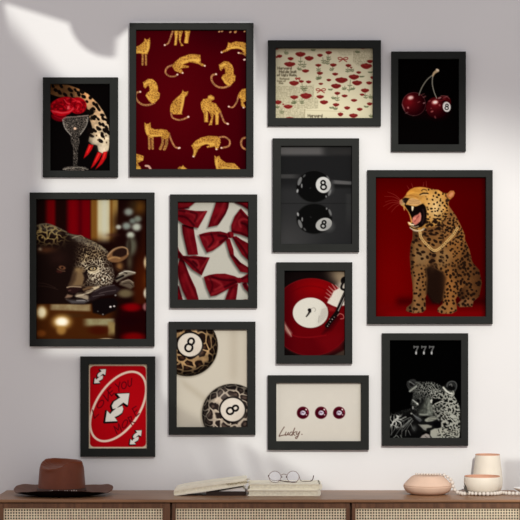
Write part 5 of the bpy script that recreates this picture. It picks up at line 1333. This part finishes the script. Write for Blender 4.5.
# ------------------------------------------------------------------ eyeglasses on the stack
m_wire = mat_plain('brown_wire', (112, 84, 74), 0.35, 0.5, 0.1, 50.0, 0.0, 0.5)
m_tip = mat_plain('dark_tips', (74, 50, 44), 0.4, 0.4, 0.1, 50.0)
def mat_lens():
    m, nt, b = mat_new('lens_glass')
    nz = nt.nodes.new('ShaderNodeTexNoise'); nz.inputs['Scale'].default_value = 25
    rp = nt.nodes.new('ShaderNodeValToRGB'); rp.color_ramp.elements[0].color = (.93, .93, .97, 1); rp.color_ramp.elements[1].color = (1, 1, 1, 1)
    nt.links.new(nz.outputs['Fac'], rp.inputs['Fac'])
    tr = nt.nodes.new('ShaderNodeBsdfTransparent'); nt.links.new(rp.outputs['Color'], tr.inputs['Color'])
    gl = nt.nodes.new('ShaderNodeBsdfPrincipled'); gl.inputs['Base Color'].default_value = (.86, .86, .92, 1); gl.inputs['Roughness'].default_value = .08
    mx = nt.nodes.new('ShaderNodeMixShader'); mx.inputs['Fac'].default_value = .22
    nt.links.new(tr.outputs['BSDF'], mx.inputs[1]); nt.links.new(gl.outputs['BSDF'], mx.inputs[2])
    nt.links.new(mx.outputs['Shader'], nt.nodes['Material Output'].inputs['Surface'])
    return m
m_lens = mat_lens()
gd = 0.185
def G(px, py, d=gd): return W(px, py, d)
gz = W(284, 483.0, gd).z
root = tag(empty('eyeglasses', (W(286, 483, gd).x, -gd, ztop)), 'round wire eyeglasses lying on top of the cream book stack', 'eyeglasses')
O = Vector(root.location)
fg = (D - gd) / D * S
rr = 5.9 * fg
for cxp in (274.9, 293.0):
    c = G(cxp, 0); c.z = ztop + rr + .0012
    lean = .30
    ring = [c + Vector((rr * 1.02 * math.cos(2 * math.pi * k / 40), rr * math.sin(2 * math.pi * k / 40) * math.sin(lean) , rr * math.sin(2 * math.pi * k / 40) * math.cos(lean))) - O for k in range(40)]
    low = min(p.z for p in ring)
    ring = [p + Vector((0, 0, .0009 - low)) for p in ring]
    bm = bmesh.new(); add_tube(bm, ring, .00085, 8, True)
    rim = from_bm('rim', bm, m_wire, root, True)
    bm = bmesh.new()
    vv = [bm.verts.new(p) for p in ring]; bm.faces.new(vv)
    from_bm('lens', bm, m_lens, rim)
zc1 = ztop + rr * 1.25 - O.z
bridge = [Vector((bxp, 0, 0)) for bxp in ()]
xl, xr = G(280.9, 0).x - O.x, G(287.1, 0).x - O.x
bm = bmesh.new(); add_tube(bm, spline([(xl, .002, zc1), ((xl + xr) / 2 - .004, .003, zc1 + .0035), ((xl + xr) / 2 + .004, .003, zc1 + .0035), (xr, .002, zc1)], 6), .0009, 8); from_bm('bridge', bm, m_wire, root, True)
for xp, sg in ((281.8, 1), (286.4, -1)):
    bm = bmesh.new(); bmesh.ops.create_uvsphere(bm, u_segments=12, v_segments=8, radius=1.0)
    for v in bm.verts: v.co = Vector((v.co.x * .0016 + G(xp, 0).x - O.x, v.co.y * .0016 - .003, v.co.z * .003 + rr * 1.0))
    from_bm('nose_pad', bm, m_tip, root, True)
def temple(pts, tip):
    bm = bmesh.new(); add_tube(bm, spline([Vector(p) - O for p in pts], 6), .0010, 8); t = from_bm('temple', bm, m_wire, root, True)
    bm = bmesh.new(); add_tube(bm, spline([Vector(p) - O for p in tip], 6), [.0016] * (6 * (len(tip) - 1)) + [.0010], 8); from_bm('temple_tip', bm, m_tip, t, True)
hz = ztop + rr * 1.3
lx = G(269.0, 0).x
# left temple folded behind the lenses, its tip along the right lens
temple([(lx, -gd, hz), (lx - .002, -gd + .008, hz - .004), (G(272, 0).x, -gd + .016, ztop + .0075), (G(279, 0).x, -gd + .018, ztop + .0060)], [(G(279, 0).x, -gd + .018, ztop + .0060), (G(288, 0).x, -gd + .016, ztop + .0022), (G(297, 0).x, -gd + .014, ztop + .0018)])
rx_ = G(298.9, 0).x
temple([(rx_, -gd, hz), (rx_ + .002, -gd + .008, hz - .008), (G(302, 0).x, -gd + .03, ztop + .003), (G(311, 0).x, -gd + .05, ztop + .0012)], [(G(311, 0).x, -gd + .05, ztop + .0018), (G(313.0, 0).x, -gd + .052, ztop + .006), (G(314.2, 0).x, -gd + .053, ztop + .020)])

# ------------------------------------------------------------------ pottery
m_pink = mat_plain('pink_clay', (214, 182, 160), 0.7, 0.2, 0.05, 25.0, 0.05)
m_cream = mat_plain('cream_stoneware', (226, 216, 200), 0.55, 0.3, 0.03, 30.0, 0.04)
m_terra = mat_plain('terracotta', (206, 156, 130), 0.6, 0.25, 0.08, 30.0)
pd = 0.165
fp = (D - pd) / D * S
c = W(427.6, 0, pd); c.z = ZT
root = tag(empty('lidded_dish', c), 'low rounded pink clay dish with a sloping lid, draped with beads', 'dish')
R0 = 24.3 * fp
bm = bmesh.new()
add_lathe(bm, [(0, .0), (.56 * R0, .0), (.68 * R0, .0012), (.84 * R0, .0065), (.945 * R0, .0150), (.985 * R0, .0230), (R0, .0262), (.995 * R0, .0275), (.9 * R0, .0276), (0, .0276)], 64)
from_bm('bowl', bm, m_pink, root, True)
bm = bmesh.new()
add_lathe(bm, [(0, .0277), (.97 * R0, .0277), (.992 * R0, .0290), (.985 * R0, .0315), (.93 * R0, .0365), (.82 * R0, .0455), (.72 * R0, .0535), (.64 * R0, .0585), (.60 * R0, .0600), (.55 * R0, .0605), (0, .0600)], 64)
from_bm('lid', bm, m_pink, root, True)

bd2 = 0.172
f2_ = (D - bd2) / D * S
c = W(482.2, 0, bd2); c.z = ZT
bowl_c = c.copy()
root = tag(empty('bowl', c), 'round cream stoneware bowl with a terracotta rim, in front of the tall vase', 'bowl')
Rb = 18.0 * f2_
bm = bmesh.new()
add_lathe(bm, [(0, 0), (.55 * Rb, 0), (.62 * Rb, .0012), (.80 * Rb, .0085), (.93 * Rb, .0185), (1.0 * Rb, .0305), (1.015 * Rb, .041), (1.0 * Rb, .052), (.975 * Rb, .0583), (.955 * Rb, .0583), (.965 * Rb, .05), (.96 * Rb, .035), (.85 * Rb, .018), (.6 * Rb, .008), (0, .005)], 64)
from_bm('body', bm, m_cream, root, True)
bm = bmesh.new()
add_lathe(bm, [(.983 * Rb, .0572), (.985 * Rb, .0592), (.972 * Rb, .0602), (.955 * Rb, .0600), (.945 * Rb, .0585), (.953 * Rb, .0572)], 64)
add_lathe(bm, [(.953 * Rb, .0575), (.955 * Rb, .045), (.94 * Rb, .034), (.83 * Rb, .0195), (.6 * Rb, .0095), (0, .0065)], 64)
from_bm('rim', bm, m_terra, root, True)

vd = 0.056
fv = (D - vd) / D * S
c = W(487.6, 0, vd); c.z = ZT
root = tag(empty('vase', c), 'tall cream stoneware vase widening to the base, with a terracotta rim, behind the bowl', 'vase')
Rv = 15.0 * fv
bm = bmesh.new()
add_lathe(bm, [(0, 0), (.72 * Rv, 0), (.86 * Rv, .004), (.97 * Rv, .016), (1.0 * Rv, .030), (.985 * Rv, .048), (.93 * Rv, .072), (.86 * Rv, .098), (.82 * Rv, .116), (.805 * Rv, .1205), (.785 * Rv, .1205), (.80 * Rv, .112), (.84 * Rv, .09), (.95 * Rv, .04), (.8 * Rv, .01), (0, .008)], 64)
from_bm('body', bm, m_cream, root, True)
bm = bmesh.new()
add_lathe(bm, [(.815 * Rv, .1192), (.818 * Rv, .1213), (.805 * Rv, .1224), (.785 * Rv, .1222), (.775 * Rv, .1205), (.783 * Rv, .1192)], 64)
add_lathe(bm, [(.783 * Rv, .120), (.79 * Rv, .112), (.83 * Rv, .09), (.94 * Rv, .04), (.79 * Rv, .012), (0, .0095)], 64)
from_bm('rim', bm, m_terra, root, True)

# white dish at the right edge
m_porc = mat_plain('white_porcelain', (240, 238, 234), 0.35, 0.4, 0.02, 20.0)
c = W(526, 0, .12); c.z = ZT
root = empty('dish', c)
tag(root, 'white dish cut off by the right edge, behind the end of the beads', 'dish')
bm = bmesh.new()
add_lathe(bm, [(0, 0), (.018, 0), (.020, .003), (.030, .009), (.040, .0165), (.0405, .0178), (.0395, .0178), (.029, .011), (.018, .0055), (0, .005)], 48)
from_bm('plate', bm, m_porc, root, True)

# ------------------------------------------------------------------ bead garland
m_bead = mat_plain('whitewashed_wood', (212, 202, 192), 0.6, 0.2, 0.12, 14.0, 0.05)
m_cord = mat_plain('cord', (140, 116, 98), 0.8, 0.1, 0.1, 60.0)
root = tag(empty('bead_garland', W(460, 494, .2)), 'string of pale wooden beads draped over the clay dish and around the bowl', 'bead garland')
O = Vector(root.location)
br = .0066
pts = []
dc = W(427.6, 0, pd)
zl = ZT + .0605 + br * .62
pts += [Vector((W(416.5, 0, pd).x, -pd + .012, zl)), Vector((W(424, 0, pd).x, -pd + .006, zl)), Vector((W(432, 0, pd).x, -pd + .000, zl)), Vector((W(439.5, 0, pd).x, -pd - .006, zl + .0006))]
for px, q, zz in ((444.5, .72, .0535), (448.3, .86, .0445), (450.9, .97, .035)):
    x = W(px, 0, pd).x
    pts.append(Vector((x + .0015, -pd - .014, ZT + zz + br * 1.25)))
pts += [Vector((W(453.5, 0, .185).x, -.186, ZT + .022)), Vector((W(456.5, 0, .19).x, -.192, ZT + br + .004)), Vector((W(460.5, 0, .2).x, -.202, ZT + br)), Vector((W(464.0, 0, .225).x, -.222, ZT + br))]
for ang in (205, 225, 245, 265, 285, 305, 325, 342):
    t = math.radians(ang)
    pts.append(Vector((bowl_c.x + (Rb * .80 + .0122) * math.cos(t), bowl_c.y + (Rb * .76 + .0122) * math.sin(t), ZT + br)))
pts += [Vector((W(501.5, 0, .17).x, -.176, ZT + br)), Vector((W(506, 0, .2).x, -.199, ZT + br)), Vector((W(512, 0, .215).x, -.213, ZT + br)), Vector((W(519, 0, .222).x, -.222, ZT + br)), Vector((W(526, 0, .215).x, -.214, ZT + br))]
path = [Vector(p) for p in spline(pts, 24)]
bm = bmesh.new(); add_tube(bm, [p - O for p in path[::4]], .0011, 6); from_bm('cord', bm, m_cord, root, True)
bead_me = None
acc, last = 0.0, path[0]
rn = random.Random(7)
for p in path:
    acc += (p - last).length; last = p
    if bead_me is None or acc >= br * (1.25 if p.z > ZT + .0598 and p.x < W(441, 0, pd).x else 1.86):
        acc = 0.0
        if bead_me is None:
            bm = bmesh.new(); bmesh.ops.create_uvsphere(bm, u_segments=16, v_segments=10, radius=br)
            o = from_bm('bead', bm, m_bead, root, True); bead_me = o.data
        else:
            o = bpy.data.objects.new('bead', bead_me); COL.objects.link(o); o.parent = root
        k = rn.uniform(.84, 1.06) * (.62 if p.z > ZT + .0598 and p.x < W(441, 0, pd).x else 1.0)
        o.scale = (k, k, k)
        o.location = p - O
# grey tassel leaf against the left of the bowl
m_leaf = mat_plain('grey_brown_leaf', (74, 68, 62), 0.8, 0.1, 0.15, 50.0)
bm = bmesh.new()
for (u0, v0, u1, v1) in ((464.2, 482.5, 467.6, 492.6), (463.6, 485.5, 467.2, 493.5), (464.8, 489, 469, 493.5)):
    a, b = W(u0, v0, .222), W(u1, v1, .226)
    nrm = (b - a).normalized(); sd = Vector((nrm.z, 0, -nrm.x)) * .0036
    m_ = (a + b) / 2
    ring = [a, m_ - sd, b, m_ + sd]
    add_loft(bm, [[q - O for q in ring], [q + Vector((0, .0012, 0)) - O for q in ring]])
from_bm('leaf_tassel', bm, m_leaf, root)

# ------------------------------------------------------------------ light
def add_light(name, kind, loc, target, energy, color, size=0.1, **kw):
    ld = bpy.data.lights.new(name, kind)
    ld.energy = energy; ld.color = color
    if kind == 'AREA':
        ld.shape = 'RECTANGLE'; ld.size = size; ld.size_y = kw.get('size_y', size)
    else:
        ld.shadow_soft_size = size
    o = bpy.data.objects.new(name, ld); COL.objects.link(o)
    o.location = loc
    o.rotation_euler = (Vector(target) - Vector(loc)).to_track_quat('-Z', 'Y').to_euler()
    return o

# sunlight stand-in: one lamp whose beam is shaped into soft patches on the wall
LP = Vector((1.0, -4.8, 2.9))
spot = add_light('sun_gobo_spot', 'SPOT', LP, (0.0, 0.0, 1.35), 1.0, (1, 1, 1), 0.012)
spot.data.spot_size = math.radians(75); spot.data.spot_blend = 0.0
spot.data.use_nodes = True
nt = spot.data.node_tree
for n in list(nt.nodes): nt.nodes.remove(n)
out = nt.nodes.new('ShaderNodeOutputLight'); em = nt.nodes.new('ShaderNodeEmission')
nt.links.new(em.outputs[0], out.inputs[0])
geo = nt.nodes.new('ShaderNodeNewGeometry')
sep = nt.nodes.new('ShaderNodeSeparateXYZ'); nt.links.new(geo.outputs['Incoming'], sep.inputs[0])
def mth(op, a, b=None, c=None, clamp=False):
    n = nt.nodes.new('ShaderNodeMath'); n.operation = op; n.use_clamp = clamp
    for k, v in enumerate((a, b, c)):
        if v is None: continue
        if isinstance(v, (int, float)): n.inputs[k].default_value = v
        else: nt.links.new(v, n.inputs[k])
    return n.outputs[0]
rx = mth('DIVIDE', sep.outputs['X'], sep.outputs['Y']); rz = mth('DIVIDE', sep.outputs['Z'], sep.outputs['Y'])
# where the ray meets the wall, in units of S from the left edge and downward from the top
PX = mth('ADD', mth('MULTIPLY', rx, -LP.y / S), LP.x / S + 260.0)
PY = mth('ADD', mth('MULTIPLY', rz, LP.y / S), (ZC - LP.z) / S + CY)
def smooth(v, lo, hi):
    n = nt.nodes.new('ShaderNodeMapRange'); n.interpolation_type = 'SMOOTHSTEP'
    n.inputs['From Min'].default_value = lo; n.inputs['From Max'].default_value = hi
    nt.links.new(v, n.inputs['Value'])
    return n.outputs['Result']
def convex(pts, soft):
    """soft convex patch, corners clockwise in picture order"""
    r = None
    n = len(pts)
    for i in range(n):
        (ax, ay), (bx_, by_) = pts[i], pts[(i + 1) % n]
        ex, ey = bx_ - ax, by_ - ay
        L = math.hypot(ex, ey)
        nx, ny = -ey / L, ex / L                      # inward
        d = mth('ADD', mth('MULTIPLY', PX, nx), mth('MULTIPLY_ADD', PY, ny, -(ax * nx + ay * ny)))
        s_ = soft[i] if isinstance(soft, (list, tuple)) else soft
        m = smooth(d, -s_ / 2, s_ / 2)
        r = m if r is None else mth('MULTIPLY', r, m)
    return r
def disc(cx, cy, r0, soft):
    dx_ = mth('SUBTRACT', PX, cx); dy_ = mth('SUBTRACT', PY, cy)
    d = mth('SQRT', mth('ADD', mth('MULTIPLY', dx_, dx_), mth('MULTIPLY', dy_, dy_)))
    return smooth(d, r0 - soft / 2, r0 + soft / 2)    # 0 inside, 1 outside
def blob(cx, cy, rx_, ry_, rot, amp):
    a = math.radians(rot)
    dx_ = mth('SUBTRACT', PX, cx); dy_ = mth('SUBTRACT', PY, cy)
    u = mth('ADD', mth('MULTIPLY', dx_, math.cos(a) / rx_), mth('MULTIPLY', dy_, math.sin(a) / rx_))
    v = mth('ADD', mth('MULTIPLY', dx_, -math.sin(a) / ry_), mth('MULTIPLY', dy_, math.cos(a) / ry_))
    q = mth('ADD', mth('MULTIPLY', u, u), mth('MULTIPLY', v, v))
    return mth('MULTIPLY', mth('EXPONENT', mth('MULTIPLY', q, -1.0)), amp)
streak = mth('MULTIPLY', convex([(4, 3), (70, 23.5), (122, 58), (136, 130), (70, 92), (6, 17)], [2, 2.5, 2, 6, 26, 4]), disc(111, 15, 42.5, 1.8))
post = convex([(117.3, 37), (140, 41), (140, 190), (100, 190)], [1.5, 2, 10, 10])
main = convex([(44, 135), (110, 66), (250, 66), (380, 84), (660, 190), (660, 354), (44, 354)], [70, 100, 110, 120, 20, 16, 30])
lower = convex([(160, 330), (700, 330), (700, 700), (330, 490), (166, 440)], [20, 20, 20, 70, 10])
beam = convex([(118, 38), (134, 24), (250, 24), (255, 60), (255, 210), (118, 210)], [2, 2, 5, 5, 5, 10])  # patch added to light the golden leopards print evenly
low = blob(238, 452, 9, 36, -20, .40)
low = mth('ADD', low, blob(263, 458, 6, 30, -24, .28))
low = mth('ADD', low, blob(205, 468, 6, 30, -28, .12))
low = mth('ADD', low, blob(325, 462, 46, 6, 14, .22))
low = mth('ADD', low, blob(290, 488, 60, 20, 0, .4))
low = mth('ADD', low, blob(450, 505, 110, 50, 0, .8))
low = mth('ADD', low, blob(170, 420, 95, 80, 0, .54))
shade = mth('SUBTRACT', 1.0, mth('MULTIPLY', convex([(503, 459.5), (640, 462), (640, 520), (503, 500)], 1.6), .55))
tot = mth('MAXIMUM', mth('MAXIMUM', streak, mth('MAXIMUM', post, beam)), mth('MAXIMUM', main, lower))
tot = mth('MULTIPLY', mth('MINIMUM', mth('ADD', tot, low), 1.0), shade)
em.inputs['Color'].default_value = (1.0, 1.0, .925, 1)
KEY = 745.0
nt.links.new(mth('MULTIPLY', tot, KEY), em.inputs['Strength'])

w = bpy.data.worlds.new('room_light'); bpy.context.scene.world = w
w.use_nodes = True
bg = w.node_tree.nodes['Background']
bg.inputs['Color'].default_value = (.968, .938, .972, 1)
bg.inputs['Strength'].default_value = 0.69

# ------------------------------------------------------------------ camera
cd = bpy.data.cameras.new('camera')
cd.sensor_width = 36.0
cd.lens = 36.0 * D / (520 * S)
cd.shift_y = (CY - 260.0) / 520.0
cd.clip_end = 60
cam = bpy.data.objects.new('camera', cd); COL.objects.link(cam)
cam.location = (0, -D, ZC)
cam.rotation_euler = (math.radians(90), 0, 0)
bpy.context.scene.camera = cam
bpy.context.scene.view_settings.view_transform = 'Standard'
bpy.context.scene.view_settings.look = 'None'
bpy.context.scene.view_settings.exposure = 0.0
bpy.context.scene.view_settings.gamma = 1.0
